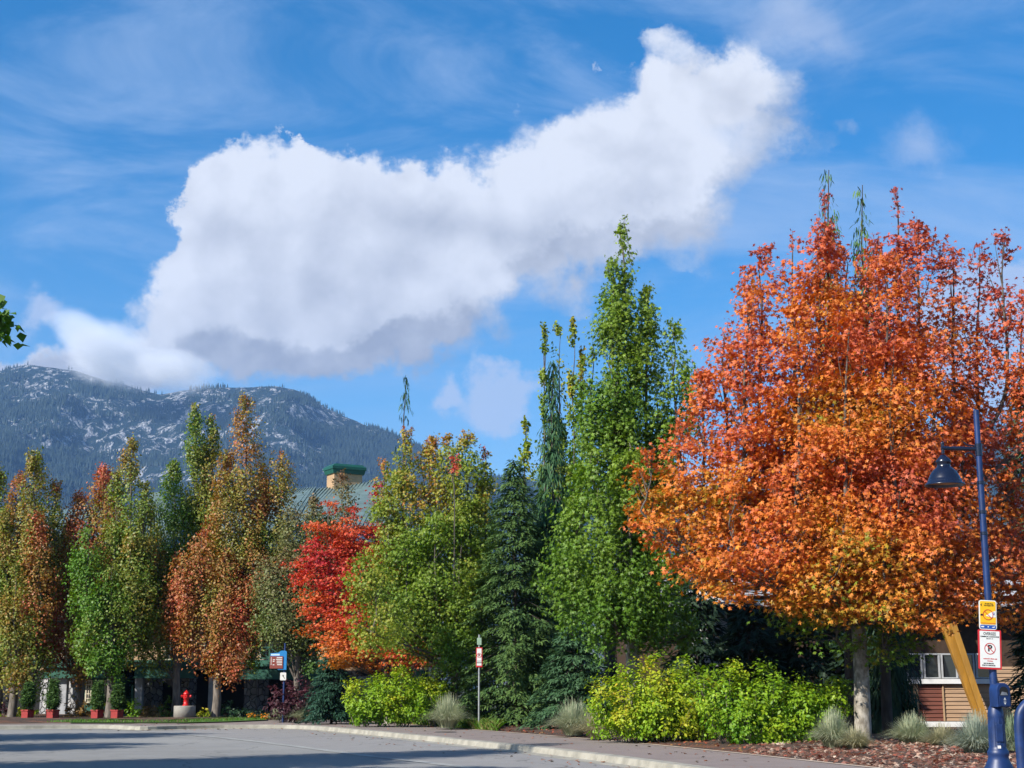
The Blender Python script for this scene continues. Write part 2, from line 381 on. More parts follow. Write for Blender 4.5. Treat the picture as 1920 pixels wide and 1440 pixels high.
def conifer(name, label, px, Y, top, half, bot=None, zb=.2, z0=.1, col=((.030, .075, .022), (.10, .175, .042)), dens=1.0, droop=.35, weep=0.0,
            group=None, seed=0, shape=1.0, tuft=.24, sparse_top=0.0, lean=0.0, cat='tree', rise=.12, xyz=None):
    """half = half width in photo px at the foot; weep 0..1 turns twigs down"""
    g = np.random.default_rng(seed+101); pm = PXM(Y)
    x0 = XX(px, Y, top); H = ZZ(top, Y)-z0; Rr = half/pm
    if xyz: x0, Y, H, Rr = xyz
    root = empty(name, (x0, Y, z0), label, cat, group)
    tb = MB(); wob = [Vector((lean*t*t+.05*math.sin(t*5), 0, -.1+H*t)) for t in np.linspace(0, 1, 9)]
    if weep: wob[-1] = wob[-1]+Vector((.12, 0, -.12))
    tb.tube(wob, [max(.012, (.0075*H+.04)*(1-t)**.9) for t in np.linspace(0, 1, 9)], 8)
    nb = int(H*26*dens); Ps, Ns, Ts, Ss, Cc = [], [], [], [], []
    for i in range(nb):
        h = zb+(H-zb)*(i+g.random())/nb; t = (h-zb)/(H-zb)
        Lb = Rr*((1-t)**shape)*(.72+.45*g.random())+.10+.06*g.random()
        if weep and t > .75: Lb *= .75+.5*g.random()
        if weep and t > .6 and g.random() < .55: continue
        a = g.random()*2*math.pi; d = np.array([math.cos(a), math.sin(a), 0])
        n = max(5, int(Lb*26*dens**.3*(.24/tuft)**1.3)); u = np.sqrt(g.random(n)) if Lb > .6 else g.random(n)
        cz = rise*Lb*u*2-droop*Lb*u**2*1.2
        cx = lean*(h/H)**2
        side = np.array([-d[1], d[0], 0]); wd = Lb*.34*(1-u)*1.2+.10
        sv = g.uniform(-1, 1, n)*wd
        P = np.array([cx, 0, h])+d*(Lb*u)[:, None]+side*sv[:, None]; P[:, 2] += cz-.22*np.abs(sv)
        if weep: P[:, 2] -= weep*g.random(n)*.55*(.3+Lb*.5)
        P += g.normal(0, .03, (n, 3))
        slope = rise*2-droop*2.4*u
        tdir = d*(1-weep)+side*np.sign(sv)[:, None]*.6*(1-weep*.8); tdir = tdir+np.zeros((n, 3)); tdir[:, 2] = slope*.8-weep*1.8-.1
        tdir += g.normal(0, .22, (n, 3))
        nr = np.tile(np.array([0, 0, 1.0]), (n, 1))*(1-.8*weep)+d*(.5+weep)+g.normal(0, .35, (n, 3))
        Ps.append(P); Ns.append(nr); Ts.append(tdir); Ss.append(tuft*(.6+.7*g.random(n)))
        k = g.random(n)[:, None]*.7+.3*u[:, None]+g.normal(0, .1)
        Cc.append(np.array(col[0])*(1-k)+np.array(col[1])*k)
        if i % 5 == 0 and Lb > .5:
            e = np.array([cx, 0, h])+d*Lb*.8; tb.tube([(cx, 0, h), (e[0]*.55+cx*.45, e[1]*.55, h+rise*Lb*.6), (e[0], e[1], h+rise*1.6*Lb-droop*Lb*.75)], [.028, .018, .006], 4, cap=False)
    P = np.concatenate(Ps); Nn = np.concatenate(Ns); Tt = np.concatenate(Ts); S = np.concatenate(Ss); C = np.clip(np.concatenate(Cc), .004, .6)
    tm = (np.array([[-.16, 0, 0], [.16, 0, 0], [.12, .6, 0], [0, 1, -.04], [0, 1, -.04], [-.12, .6, 0]])[[0, 1, 2, 5, 3]], np.array([[0, 1, 2, 3]]))
    wf = .42 if weep > .5 else .85
    tv = np.array([[-.13, 0, 0], [.13, 0, 0], [.17, .5, .02], [0, 1, -.05], [-.17, .5, .02]])*np.array([wf, 1, 1]); tf = np.array([[0, 1, 2, 3, 4]])
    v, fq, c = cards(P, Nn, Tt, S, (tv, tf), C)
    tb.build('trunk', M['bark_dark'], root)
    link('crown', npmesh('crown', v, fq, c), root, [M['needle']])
    return root

def shrub(name, label, blobs, Y, grad, leaf=.09, cover=2.6, s=(.2, .6), group=None, cat='shrub', tmpl=T_OVAL, seed=0, z0=.15, up=.7, stems=8, mtl='leaf'):
    """blobs: (cx, cy, rx, ry[, dy]) photo px"""
    g = np.random.default_rng(seed+501); pm = PXM(Y); cx0 = XX(np.mean([b[0] for b in blobs]), Y)
    root = empty(name, (cx0, Y, z0), label, cat, group); Vs, Fs, Cs = [], [], []; off = 0; sb = MB()
    for bi, b in enumerate(blobs):
        c = W(b[0], b[1], Y); rx, rz = b[2]/pm, b[3]/pm; dy = b[4] if len(b) > 4 else 0; ry = min(rx, rz*1.25)
        n = int(cover*math.pi*rx*rz*2/(leaf*leaf*.5)); k = 12; nc = max(6, n//k)
        d = norm(g.normal(0, 1, (nc, 3))); rad = (.55+.45*g.random(nc)**.5)[:, None]
        lum = 1+.16*np.sin(d[:, 0:1]*7+bi)+.14*np.sin(d[:, 2:3]*9+d[:, 0:1]*5)
        C = d*np.array([rx, ry, rz])*rad*lum+np.array([c.x-cx0, dy, c.z-z0])
        C[:, 2] = np.maximum(C[:, 2], .05)
        ns = vnoise(C, 1.3, bi+seed); q = ns > -.34; C = C[q]; d = d[q]; ns = vnoise(C, .9, 40+seed)
        m = len(C)*k; P = (C[:, None]+g.normal(0, 1, (len(C), k, 3))*np.array([.12, .12, .10])*max(.6, min(1.6, rz))).reshape(-1, 3); P[:, 2] = np.maximum(P[:, 2], .02)
        dd = np.repeat(d, k, 0); nr = dd*.8+np.array([0, 0, up])+g.normal(0, .5, (m, 3)); tp = dd*.5+g.normal(0, .7, (m, 3))-np.array([0, 0, .2])
        hh = np.clip(np.repeat((C[:, 2])/(2*rz+.1), k), 0, 1)
        ss_ = s[0]+(s[1]-s[0])*hh+np.repeat(ns, k)*.4+g.normal(0, .10, m)
        v, fq, cc = cards(P, nr, tp, leaf*(.6+.7*g.random(m)), tmpl, np.clip(gradcol(grad, ss_)*(1+g.normal(0, .12, (m, 1))), .004, .9))
        Vs.append(v); Fs.append(fq+off); Cs.append(cc); off += len(v)
        for i in range(stems):
            e = Vector(C[g.integers(len(C))]); sb.tube([(e.x*.35+(c.x-cx0)*.65, e.y*.3+dy*.7, -.05), (e.x*.7+(c.x-cx0)*.3, e.y*.7, e.z*.5), e], [.02, .014, .005], 4, cap=False)
    sb.build('stem', M['bark'], root)
    link('foliage', npmesh('foliage', np.concatenate(Vs), np.concatenate(Fs), np.concatenate(Cs)), root, [M[mtl]])
    return root

def grass_tuft(label, px, py, Y, r_px, h_px, nbl=900, col=((.26, .32, .20), (.52, .52, .34)), seed=0, group='ornamental grass clumps along the planting bed', z0=.2, name='ornamental_grass'):
    g = np.random.default_rng(seed+900); pm = PXM(Y); h = h_px/pm*1.12; r = r_px/pm*1.35
    o_ = (XX(px, Y), Y, z0)
    a = g.random(nbl)*2*math.pi; rb = r*.28*np.sqrt(g.random(nbl)); d = np.stack([np.cos(a), np.sin(a), 0*a], 1)
    L = h*(.75+.6*g.random(nbl)); sp = (g.random(nbl)**.8)*.95
    w = .008+.006*g.random(nbl); side = np.stack([-np.sin(a), np.cos(a), 0*a], 1)
    rows = []
    for i, t in enumerate((0, .35, .7, 1.0)):
        x = rb+sp*r*1.05*t**1.4; z = L*(t*(1-.0*sp)-sp*.75*t**2.4)
        c = d*x[:, None]; c[:, 2] = np.maximum(z, .01)
        c += g.normal(0, .012, (nbl, 3))*t
        ww = (w*(1-.8*t))[:, None]
        rows += [c-side*ww, c+side*ww]
    V = np.stack(rows, 1).reshape(-1, 3); b = (np.arange(nbl)*8)[:, None]
    Fq = np.concatenate([b+np.array([[0, 1, 3, 2]]), b+np.array([[2, 3, 5, 4]]), b+np.array([[4, 5, 7, 6]])])
    k = g.random(nbl)[:, None]; c = np.array(col[0])*(1-k)+np.array(col[1])*k
    me = npmesh(name, V, Fq, np.repeat(c, 8, 0)); o = link(name, me, None, [M['leaf']]); o.location = o_
    return tag(o, label, 'grass clump', group)

# ------------------------------------------------------------------ sky, sun, clouds
SUN_AZ, SUN_EL = R(-50), R(35)               # azimuth of the sun seen from straight behind the camera, towards the left
sd = Vector((-math.cos(SUN_EL)*math.sin(-SUN_AZ), -math.cos(SUN_EL)*math.cos(SUN_AZ), math.sin(SUN_EL)))
sl = bpy.data.lights.new('sun', 'SUN'); sl.energy = 5.0; sl.angle = R(.5); sl.color = (1, .95, .87)
so = bpy.data.objects.new('sun', sl); COL.objects.link(so); so.rotation_euler = sd.to_track_quat('Z', 'Y').to_euler(); so.location = (-30, -30, 60)
wd = bpy.data.worlds.new("World"); scn.world = wd; wd.use_nodes = True
nt = wd.node_tree; nt.nodes.clear(); n = N(nt)
sky = n('ShaderNodeTexSky', sky_type='NISHITA'); sky.sun_disc = False; sky.sun_elevation = SUN_EL
sky.sun_rotation = math.atan2(sd.x, sd.y); sky.altitude = 700; sky.dust_density = .6; sky.air_density = 1.0; sky.ozone_density = 1.6
def puv(px, py):
    a, y, z = ray(px, py); return a/y, z/y
BL = [(480,402,150,140),(700,350,120,85),(850,345,120,85),(390,400,80,120),(390,440,95,150),(345,560,105,120),(480,560,190,150),(640,440,190,160),(780,430,180,150),(920,400,170,150),
      (1030,370,150,140),(1120,310,130,110),(1230,270,130,150),(1225,185,80,70),(1325,130,130,110),(1385,130,90,80),(1420,215,120,115),(1330,330,130,110),
      (660,580,190,110),(810,550,160,100),(960,500,130,90),(850,640,140,85),(730,640,150,80),(580,650,200,75),(380,650,150,80),(165,655,140,85),(255,700,110,50),
      (40,690,110,65),(1080,420,150,90),(1240,400,150,90)]
SM = [(940,745,66,52,1.5),(830,745,42,32,1.1),(85,550,52,38,1.0),(242,430,22,34,.55),(1700,250,120,80,.8),(1500,45,130,60,.7),(1900,640,210,130,2.4),
      (700,700,200,45,.35),(1020,560,90,90,.3),(1260,470,200,90,.35),(1350,420,120,80,.3),(150,90,200,40,.3),(50,370,130,60,.42),(1105,158,8,14,.8),(1190,540,60,40,.5),
      (320,720,110,30,.55),(880,790,120,40,.35),(1500,700,250,120,.4)]
SKS, SKSAT, SKVAL, CB = .10, 1.52, .93, .575
def vm(nn, op, a, b=None, sc=None):
    q = nn('ShaderNodeVectorMath', operation=op)
    for i, v in enumerate((a, b)):
        if v is None: continue
        if isinstance(v, (tuple, list)): q.inputs[i].default_value = v
        else: nn.l(v, q.inputs[i])
    if sc is not None: q.inputs['Scale'].default_value = sc
    return q
tc = n('ShaderNodeTexCoord'); sx = n('ShaderNodeSeparateXYZ'); n.l(tc.outputs['Generated'], sx.inputs[0])
ym = n.m('MAXIMUM', sx.outputs[1], .05); cu_ = n('ShaderNodeCombineXYZ'); n.l(n.m('DIVIDE', sx.outputs[0], ym), cu_.inputs[0]); n.l(n.m('DIVIDE', sx.outputs[2], ym), cu_.inputs[1])
UV = cu_.outputs[0]
front = n.ss(sx.outputs[1], .15, .35)
def warp(sc, det, ro, amp):
    wn = n('ShaderNodeTexNoise'); wn.inputs['Scale'].default_value = sc; wn.inputs['Detail'].default_value = det; wn.inputs['Roughness'].default_value = ro; n.l(UV, wn.inputs['Vector'])
    w = vm(n, 'SUBTRACT', wn.outputs['Color'], (.5, .5, .5)); return wn, vm(n, 'SCALE', w.outputs[0], sc=amp).outputs[0]
n1, w1 = warp(9, 3, .5, .095); n2, w2 = warp(30, 7, .68, .050)
uvw = vm(n, 'ADD', vm(n, 'ADD', UV, w1).outputs[0], w2).outputs[0]
def blobsum(lst, vec, du=0, dv=0):
    tot = None
    for b in lst:
        u, v = puv(b[0], b[1]); u2, _ = puv(b[0]+b[2], b[1]); _, v2 = puv(b[0], b[1]-b[3]); ru, rv = (u2-u)*1.27, (v2-v)*1.27
        q = vm(n, 'MULTIPLY_ADD', vec); q.inputs[1].default_value = (1/ru, 1/rv, 0); q.inputs[2].default_value = ((du-u)/ru, (dv-v)/rv, 0)
        d = vm(n, 'DOT_PRODUCT', q.outputs[0], q.outputs[0])
        e = n.m('SUBTRACT', 1.0, d.outputs['Value'], clamp=True)
        if len(b) > 4: e = n.m('MULTIPLY', e, b[4])
        tot = e if tot is None else n.m('MAXIMUM' if False else 'ADD', tot, n.m('MULTIPLY', e, e))
    return tot
body = blobsum(BL, uvw); thin = blobsum(SM, uvw)
vor = n('ShaderNodeTexVoronoi', feature='F1'); vor.inputs['Scale'].default_value = 21
n.l(uvw, vor.inputs['Vector'])
fb = n.noise(UV, 22, 7, .62)
gate = n.ss(body, .0, .16)
dens = n.m('ADD', body, n.m('MULTIPLY_ADD', vor.outputs['Distance'], -.85, .38)); dens = n.m('ADD', dens, n.m('MULTIPLY_ADD', fb, 1.1, -.55))
dens = n.m('MULTIPLY', dens, gate)
bodyB = blobsum(BL[:23], UV, -.012, .034)
fb2 = n.noise(UV, 7, 5, .55); fbo = n.noise(vm(n, 'ADD', UV, (-.014, .022, 0)).outputs[0], 7, 5, .55)
mp = n('ShaderNodeMapping'); mp.inputs['Scale'].default_value = (1, 3.0, 1); mp.inputs['Rotation'].default_value = (0, 0, R(-14)); n.l(UV, mp.inputs[0])
cir = n.noise(mp.outputs[0], 3.4, 7, .6, .9)
sv = n('ShaderNodeSeparateXYZ'); n.l(UV, sv.inputs[0])
ul = n.m('ADD', n.m('MULTIPLY', sv.outputs[1], 1.0), n.m('MULTIPLY', sv.outputs[0], -.55))     # high towards the upper left
soft = n.m('MULTIPLY_ADD', n.ss(ul, .28, .50), -.80, 1.20)
mask = n.ss(dens, .10, n.m('ADD', .10, soft))
thinm = n.m('MULTIPLY', n.ss(n.m('ADD', thin, n.m('MULTIPLY_ADD', fb2, 1.0, -.5)), .0, 1.0), .72)
cirm = n.m('MULTIPLY', n.ss(cir, .38, .74), .62)
thick = n.ss(bodyB, .1, 3.0)
relief = n.m('SUBTRACT', fbo, fb2)
lowv = n.ss(sv.outputs[1], .40, .17)
bodyU = blobsum(BL, uvw, .004, -.034)                      # body a little lower down: thin where the lower rim is near
rim = n.ss(bodyU, .9, .05)
shade = n.m('ADD', n.m('ADD', n.m('MULTIPLY_ADD', lowv, .22, n.m('MULTIPLY', thick, .22)), n.m('MULTIPLY', rim, .50)), n.m('ADD', n.m('MULTIPLY', relief, 2.1), n.m('MULTIPLY_ADD', vor.outputs['Distance'], .45, -.18)), clamp=True)
ccol = n.mix(shade, (CB*.88, CB*.91, CB*.98), (CB*.39, CB*.415, CB*.49))
skc = n('ShaderNodeHueSaturation'); skc.inputs['Saturation'].default_value = SKSAT; skc.inputs['Value'].default_value = SKVAL; n.l(sky.outputs[0], skc.inputs['Color'])
cs = vm(n, 'SCALE', ccol, sc=1/SKS)
c1 = n.mix(cirm, skc.outputs[0], (.25/SKS, .34/SKS, .50/SKS))
c1 = n.mix(n.m('MULTIPLY', thinm, front), c1, (.34/SKS, .385/SKS, .49/SKS))
c1 = n.mix(n.m('MULTIPLY', mask, front), c1, cs.outputs[0])
bg = n('ShaderNodeBackground'); bg.inputs['Strength'].default_value = SKS; n.l(c1, bg.inputs[0])
ow = n('ShaderNodeOutputWorld'); n.l(bg.outputs[0], ow.inputs[0])
try: wd.cycles.sampling_method = 'MANUAL'; wd.cycles.sample_map_resolution = 512
except Exception: pass

# ------------------------------------------------------------------ ground, road, kerbs
def sheet(name, pts, z, m, kind='structure'):
    me = bpy.data.meshes.new(name); me.from_pydata([(p[0], p[1], z) for p in pts], [], [tuple(range(len(pts)))]); me.update()
    return tag(link(name, me, None, [m]), kind=kind)
def offset_poly(p, d):
    o = []
    for i in range(len(p)):
        t = (Vector(p[min(i+1, len(p)-1)])-Vector(p[max(i-1, 0)])); t.z = 0; t.normalize(); o.append(Vector((p[i][0]-t.y*d, p[i][1]+t.x*d, 0)))
    return o
def sweep(name, p, prof, m, kind='structure', parent=None):
    rows = [[(q.x, q.y, z) for q in offset_poly(p, d)] for d, z in prof]; nn = len(p)
    v = [x for r in rows for x in r]; f = [(i*nn+k, i*nn+k+1, (i+1)*nn+k+1, (i+1)*nn+k) for i in range(len(rows)-1) for k in range(nn-1)]
    me = bpy.data.meshes.new(name); me.from_pydata(v, [], f); me.update()
    return tag(link(name, me, parent, [m]), kind=kind)
sheet('ground', [(-9000, -3000), (9000, -3000), (9000, 9000), (-9000, 9000)], -.05, M['earth'])
KERB = [(-300,1371),(0,1368),(150,1366.5),(215,1367),(262,1369.5),(350,1367.6),(440,1366.4),(560,1367.2),(660,1375.5),(740,1383.5),(820,1392),(880,1399),(1000,1412),(1100,1425),(1180,1436),(1300,1454),(1480,1483),(1700,1530)]
kp = [G(a, b) for a, b in KERB]; kp.append(Vector((8.6, 6, 0))); kp.append(Vector((9.5, -8, 0))); kp = smooth_poly(kp, 5)
rd = [(p.x, p.y) for p in kp]+[(-60, -8), (-60, kp[0].y)]
sheet('road', rd, 0.0, M['asphalt'])
# kerb runs left to right, the bed lies on its left-hand (far) side: offset > 0
sweep('kerb', kp, [(-.42, .006), (-.02, .012), (0, .02), (.03, .14), (.06, .152), (.30, .156), (.305, .10)], M['kerb'])
LINE = [(262,1372),(380,1380),(480,1390.5),(600,1405.5),(690,1417.5),(800,1430),(900,1443),(1100,1476)]
lp = smooth_poly([G(a, b) for a, b in LINE], 5)
lane = [(p.x, p.y) for p in lp]+[(p.x, p.y) for p in reversed([q for q in offset_poly(kp, -.4) if q.x > lp[0].x+1 and q.y > lp[-1].y+.5])]
sheet('parking_lane', lane, .004, M['lane'])
sweep('lane_edge_strip', lp, [(-.16, .008), (.16, .008)], mat('gutter_strip', (.33, .33, .31), .9, var=.3, scale=1.5))
BED = [(-300,1359),(0,1358),(120,1356),(200,1356.5),(330,1357),(440,1353.3),(520,1350.5),(590,1349.3),(660,1351.5),(760,1358.5),(880,1368),(1060,1382.5),(1200,1394.5),(1360,1410.5),(1440,1419),(1560,1432),(1660,1443),(1800,1462),(1960,1490)]
bp_ = [G(a, b, .15) for a, b in BED]; bp_.append(Vector((13.2, 8, 0))); bp_.append(Vector((14, -8, 0))); bp_ = smooth_poly(bp_, 5)
k3 = offset_poly(kp, .305)
walk = [(p.x, p.y) for p in k3]+[(p.x, p.y) for p in reversed(bp_)]
sheet('sidewalk', walk, .15, M['walk'])
sweep('bed_edging', bp_, [(-.02, .16), (.10, .165), (.12, .14)], M['edge'])
# planting bed surface, gently mounded, with lumps
off_prof = [.1, .4, .9, 1.5, 2.4, 3.5, 5, 8, 12, 18, 30]
nn = len(bp_); V = []
for j, d in enumerate(off_prof):
    for q in offset_poly(bp_, d):
        z = .155+.13*min(1, d/3)+(0 if j == 0 else .05*mnoise.noise(Vector((q.x*.9, q.y*.9, 0)))*min(1, d)); V.append((q.x, q.y, z))
Fb = [(i*nn+k, i*nn+k+1, (i+1)*nn+k+1, (i+1)*nn+k) for i in range(len(off_prof)-1) for k in range(nn-1)]
me = bpy.data.meshes.new('planting_bed'); me.from_pydata(V, [], Fb); me.update(); tag(link('planting_bed', me, None, [M['soil']]), kind='structure')

def strip_points(n, poly, d0, d1, px0, px1, g):
    """random ground points in a band beside the bed edge, between two photo columns"""
    ok = []
    ps = [p for p in poly if p.y > 12]
    while len(ok) < n:
        i = g.integers(len(ps)-1); p = ps[i].lerp(ps[i+1], g.random()); t = (ps[i+1]-ps[i]).normalized(); d = g.uniform(d0, d1)
        q = Vector((p.x-t.y*d, p.y+t.x*d, 0)); px = 960+F*q.x/q.y*.98
        if px0 < px < px1: ok.append((q.x, q.y, .165+.13*min(1, max(0, d)/3)))
    return np.array(ok)
g = np.random.default_rng(3)
def litter(name, P, size, cols, label, cat, flatn=.35):
    n_ = len(P); c = np.array(cols)[g.integers(len(cols), size=n_)]*(1+g.normal(0, .2, (n_, 1)))
    v, fq, cc = cards(P+np.array([0, 0, .012]), np.array([0, 0, 1.0])+g.normal(0, flatn, (n_, 3)), g.normal(0, 1, (n_, 3)), size*(.5+.7*g.random(n_)), T_MAPLE, np.clip(c, .01, .9))
    o = link(name, npmesh(name, v, fq, cc), None, [M['leaf']]); return tag(o, label, cat, kind='stuff')
P1 = strip_points(4200, bp_, .1, 6.5, 1380, 1960, g)
litter('fallen_leaves', P1, .13, [(.32, .15, .10), (.26, .12, .09), (.48, .31, .22), (.20, .12, .09), (.54, .42, .32), (.36, .11, .07)], 'red and tan fallen maple leaves under the orange maple', 'fallen leaves')
P2 = strip_points(900, bp_, .1, 2.5, 640, 1380, g)
litter('leaf_scatter', P2, .09, [(.40, .10, .05), (.36, .20, .08), (.25, .10, .06)], 'scattered dry leaves along the edge of the bed', 'fallen leaves')
P3 = strip_points(260, kp, -1.6, 4, 300, 1960, g); P3[:, 2] = np.where(True, .158, 0)
ll = []
for q in P3:
    d_ = min((Vector((q[0], q[1], 0))-p).length for p in kp); ll.append(d_)
rdm = np.array([Vector((q[0], q[1], 0)) for q in P3])
P4 = []
for _ in range(240):
    i = g.integers(15, len(kp)-8); p = kp[i].lerp(kp[i+1], g.random()); t = (kp[i+1]-kp[i]).normalized(); d = -g.random()**1.5*2.4-.1
    P4.append((p.x-t.y*d, p.y+t.x*d, .012))
for _ in range(160):
    i = g.integers(15, len(kp)-8); p = kp[i].lerp(kp[i+1], g.random()); t = (kp[i+1]-kp[i]).normalized(); d = .5+g.random()*3
    P4.append((p.x-t.y*d, p.y+t.x*d, .155))
litter('street_leaves', np.array(P4), .10, [(.22, .08, .04), (.08, .06, .04), (.40, .14, .06)], 'few dry leaves lying on the road and sidewalk', 'fallen leaves', .2)
mh = G(836, 1373, .15); mo_ = MB().lathe([(0, .012), (.34, .012), (.36, .008), (.36, -.02)], 28, (mh.x, mh.y, .152)).build('manhole_cover', M['black'])
tag(mo_, 'small dark round metal cover set in the brown sidewalk', 'manhole cover')
# lawn strip by the hydrant
lw = [G(a, b, .17) for a, b in ((130,1356),(240,1356),(345,1356),(425,1354),(500,1350.8),(505,1346),(430,1347),(300,1348),(235,1348),(130,1350))]
sheet('lawn', [(p.x, p.y) for p in lw], .20, M['lawn'])
def blades(name, P, h, w, cols, label, cat, lean=.35):
    n_ = len(P); a = g.random(n_)*6.283; s_ = np.stack([np.cos(a), np.sin(a), 0*a], 1); hh = (h*(.5+.8*g.random(n_)))[:, None]
    ld = g.normal(0, lean, (n_, 3)); ld[:, 2] = 0
    top = P+np.array([0, 0, 1])*hh+ld*hh; m_ = P+np.array([0, 0, .6])*hh+ld*hh*.35
    V = np.stack([P-s_*w, P+s_*w, m_+s_*w*.8, top, m_-s_*w*.8], 1).reshape(-1, 3); Fq = (np.arange(n_)*5)[:, None]+np.arange(5)[None]
    c = np.array(cols)[g.integers(len(cols), size=n_)]*(1+g.normal(0, .15, (n_, 1)))
    return tag(link(name, npmesh(name, V, Fq, np.repeat(np.clip(c, .01, 1), 5, 0)), None, [M['leaf']]), label, cat, kind='stuff')
xs0, xs1 = XX(130, 66), XX(505, 70)
LP = []
while len(LP) < 9000:
    x = g.uniform(xs0, xs1); y = g.uniform(63, 76); px = 960+F*x/y*.98
    edge_y = np.interp(px, [130, 240, 345, 425, 500], [G(0, 1356, .17).y, G(0, 1356, .17).y, G(0, 1356, .17).y, G(0, 1354, .17).y, G(0, 1350.8, .17).y])
    if y > edge_y: LP.append((x, y, .2))
blades('lawn_grass', np.array(LP), .09, .012, [(.09, .20, .02), (.12, .24, .03), (.06, .15, .02)], 'short green lawn grass beside the hydrant', 'grass')
GCp = np.concatenate([strip_points(5000, bp_, .2, 2.2, 560, 700, g), strip_points(1600, bp_, .1, .9, 700, 860, g), strip_points(4500, bp_, .15, 1.8, 845, 935, g)])
blades('ground_cover', GCp, .28, .022, [(.09, .21, .02), (.13, .27, .03), (.16, .22, .04), (.22, .20, .06)], 'low leafy green ground cover along the bed edge', 'ground cover', .6)

# ------------------------------------------------------------------ mountain
YM = 5000.0
RID = [(-1500,800),(-900,740),(-400,745),(-100,705),(0,690),(50,679),(100,686),(135,690),(180,706),(240,722),(300,733),(360,722),(420,720),(470,722),(520,723),(560,730),
       (590,748),(620,765),(680,788),(740,808),(800,838),(870,872),(960,900),(1100,925),(1300,925),(1500,890),(1650,850),(1750,815),(1850,792),(1950,800),(2100,780),(2600,820),(3400,860)]
rx = np.array([XX(a, YM, 740) for a, b in RID]); rz = np.array([ZZ(b, YM) for a, b in RID])
def fbm(x, y, o=5, sc=1.0, off=0.0, ridge=False):
    s, a, f = 0, 1, 1
    for _ in range(o):
        v = mnoise.noise(Vector((x*sc*f+off, y*sc*f, off*1.7)))
        s += a*((1-abs(v)*2) if ridge else v); a *= .5; f *= 2.05
    return s
def mz(x, y):
    t = (y-2000)/(YM-2000); zr = float(np.interp(x*YM/max(y, 3500) if False else x, rx, rz))
    if t <= 0: return -20.0
    if t <= 1:
        b = zr*(.25*t+.75*t**1.5) if t < 1 else zr
        amp = min(1, t*3)*min(1, (1-t)*5+.10)
        return b+amp*(80*(fbm(x, y*.45, 4, 1/700, 3, True)-.6)+26*fbm(x, y, 5, 1/110, 9))-5
    return zr*(1-(t-1)*1.2)+12*fbm(x, y, 3, 1/150, 5)
nx_, ny_ = 360, 190
xs_ = np.linspace(-3600, 3600, nx_); ys_ = np.concatenate([np.linspace(1900, 4900, ny_-30), np.linspace(4915, 5900, 30)])
V = [(x, y, mz(x, y)) for y in ys_ for x in xs_]
ii = np.arange((ny_-1)*(nx_-1)); r_, c_ = ii//(nx_-1), ii % (nx_-1); b_ = r_*nx_+c_
Fq = np.stack([b_, b_+1, b_+nx_+1, b_+nx_], 1)
def mat_mountain():
    m, n, b = newmat('mountain_rock'); tc = n('ShaderNodeTexCoord'); o = tc.outputs['Object']
    mp = n('ShaderNodeMapping'); mp.inputs['Scale'].default_value = (.035, .02, .012); n.l(o, mp.inputs[0])
    a = n.noise(mp.outputs[0], 1.0, 9, .68, .6)
    mp2 = n('ShaderNodeMapping'); mp2.inputs['Scale'].default_value = (.13, .07, .05); n.l(o, mp2.inputs[0])
    a2 = n.noise(mp2.outputs[0], 1.0, 6, .7, .3)
    rock = n.mix(n.ss(a2, .40, .60), (.07, .08, .09), (.44, .44, .44))
    c = n.mix(n.ss(a, .50, .58), (.018, .034, .034), rock)
    sp = n('ShaderNodeSeparateXYZ'); n.l(o, sp.inputs[0])
    n.l(c, b.inputs['Base Color']); b.inputs['Roughness'].default_value = 1; b.inputs['Specular IOR Level'].default_value = .1
    bp = n('ShaderNodeBump'); bp.inputs['Strength'].default_value = 1; bp.inputs['Distance'].default_value = 25
    n.l(a, bp.inputs['Height']); n.l(bp.outputs[0], b.inputs['Normal']); return m
mo = link('mountain', npmesh('mountain', V, Fq, smooth=True), None, [mat_mountain()]); tag(mo, kind='structure')
# conifers on the slopes: one far-off wood
g = np.random.default_rng(21)
rockp = [(60,715,120,45),(190,760,130,35),(330,790,95,45),(400,770,110,40),(250,800,70,30),(330,745,120,18),(40,800,60,14),(130,790,60,18),(210,840,60,12),(330,905,90,14),(560,775,60,16),(640,790,50,10),(470,735,120,10),
         (520,850,50,40),(250,870,80,25),(100,830,70,12),(450,800,70,40)]
TP, TH_, TCc = [], [], []
tries = 0
while len(TP) < 120000 and tries < 400000:
    tries += 1
    px = g.uniform(-150, 1000) if g.random() < .7 else g.uniform(1000, 2100)
    t = g.random()**.8; y = 2900+(YM-2900)*t+ (60*g.random() if g.random() < .12 else 0)
    x = (px-960)/F*y*.985
    z = mz(x, y)
    # photo row of the point
    d = math.atan2(z-EYE, y)-TH; py = 720-F*math.tan(d)
    rk = 0
    for a, b, c, e in rockp:
        q = ((px-a)/c)**2+((py-b)/e)**2
        if q < 2.2: rk = max(rk, 1-q/2.2)
    nz = mnoise.noise(Vector((x*.006, z*.012, y*.004)))+.6*mnoise.noise(Vector((x*.02, z*.03, 5)))
    pr = 1.0-1.12*rk**.7+nz*1.2 if rk > 0 else .95+nz*.4
    if g.random() > pr: continue
    TP.append((x, y, z-2)); TH_.append(g.uniform(12, 27)*(1 if t < .93 else .7)); k = g.random(); TCc.append((.012+.016*k, .024+.024*k, .019+.018*k))
TP = np.array(TP); TH_ = np.array(TH_); TCc = np.array(TCc); n_ = len(TP)
a0 = g.random(n_)*6.28; rr_ = TH_*(.13+.07*g.random(n_))
cr = [TP+np.stack([rr_*np.cos(a0+k*2*math.pi/4), rr_*np.sin(a0+k*2*math.pi/4), 0*a0], 1) for k in range(4)]
apex = TP+np.stack([0*a0, 0*a0, TH_], 1)
V = np.stack(cr+[apex], 1).reshape(-1, 3); bb = (np.arange(n_)*5)[:, None]
Fq = np.concatenate([bb+np.array([[k, (k+1) % 4, 4]]) for k in range(4)])
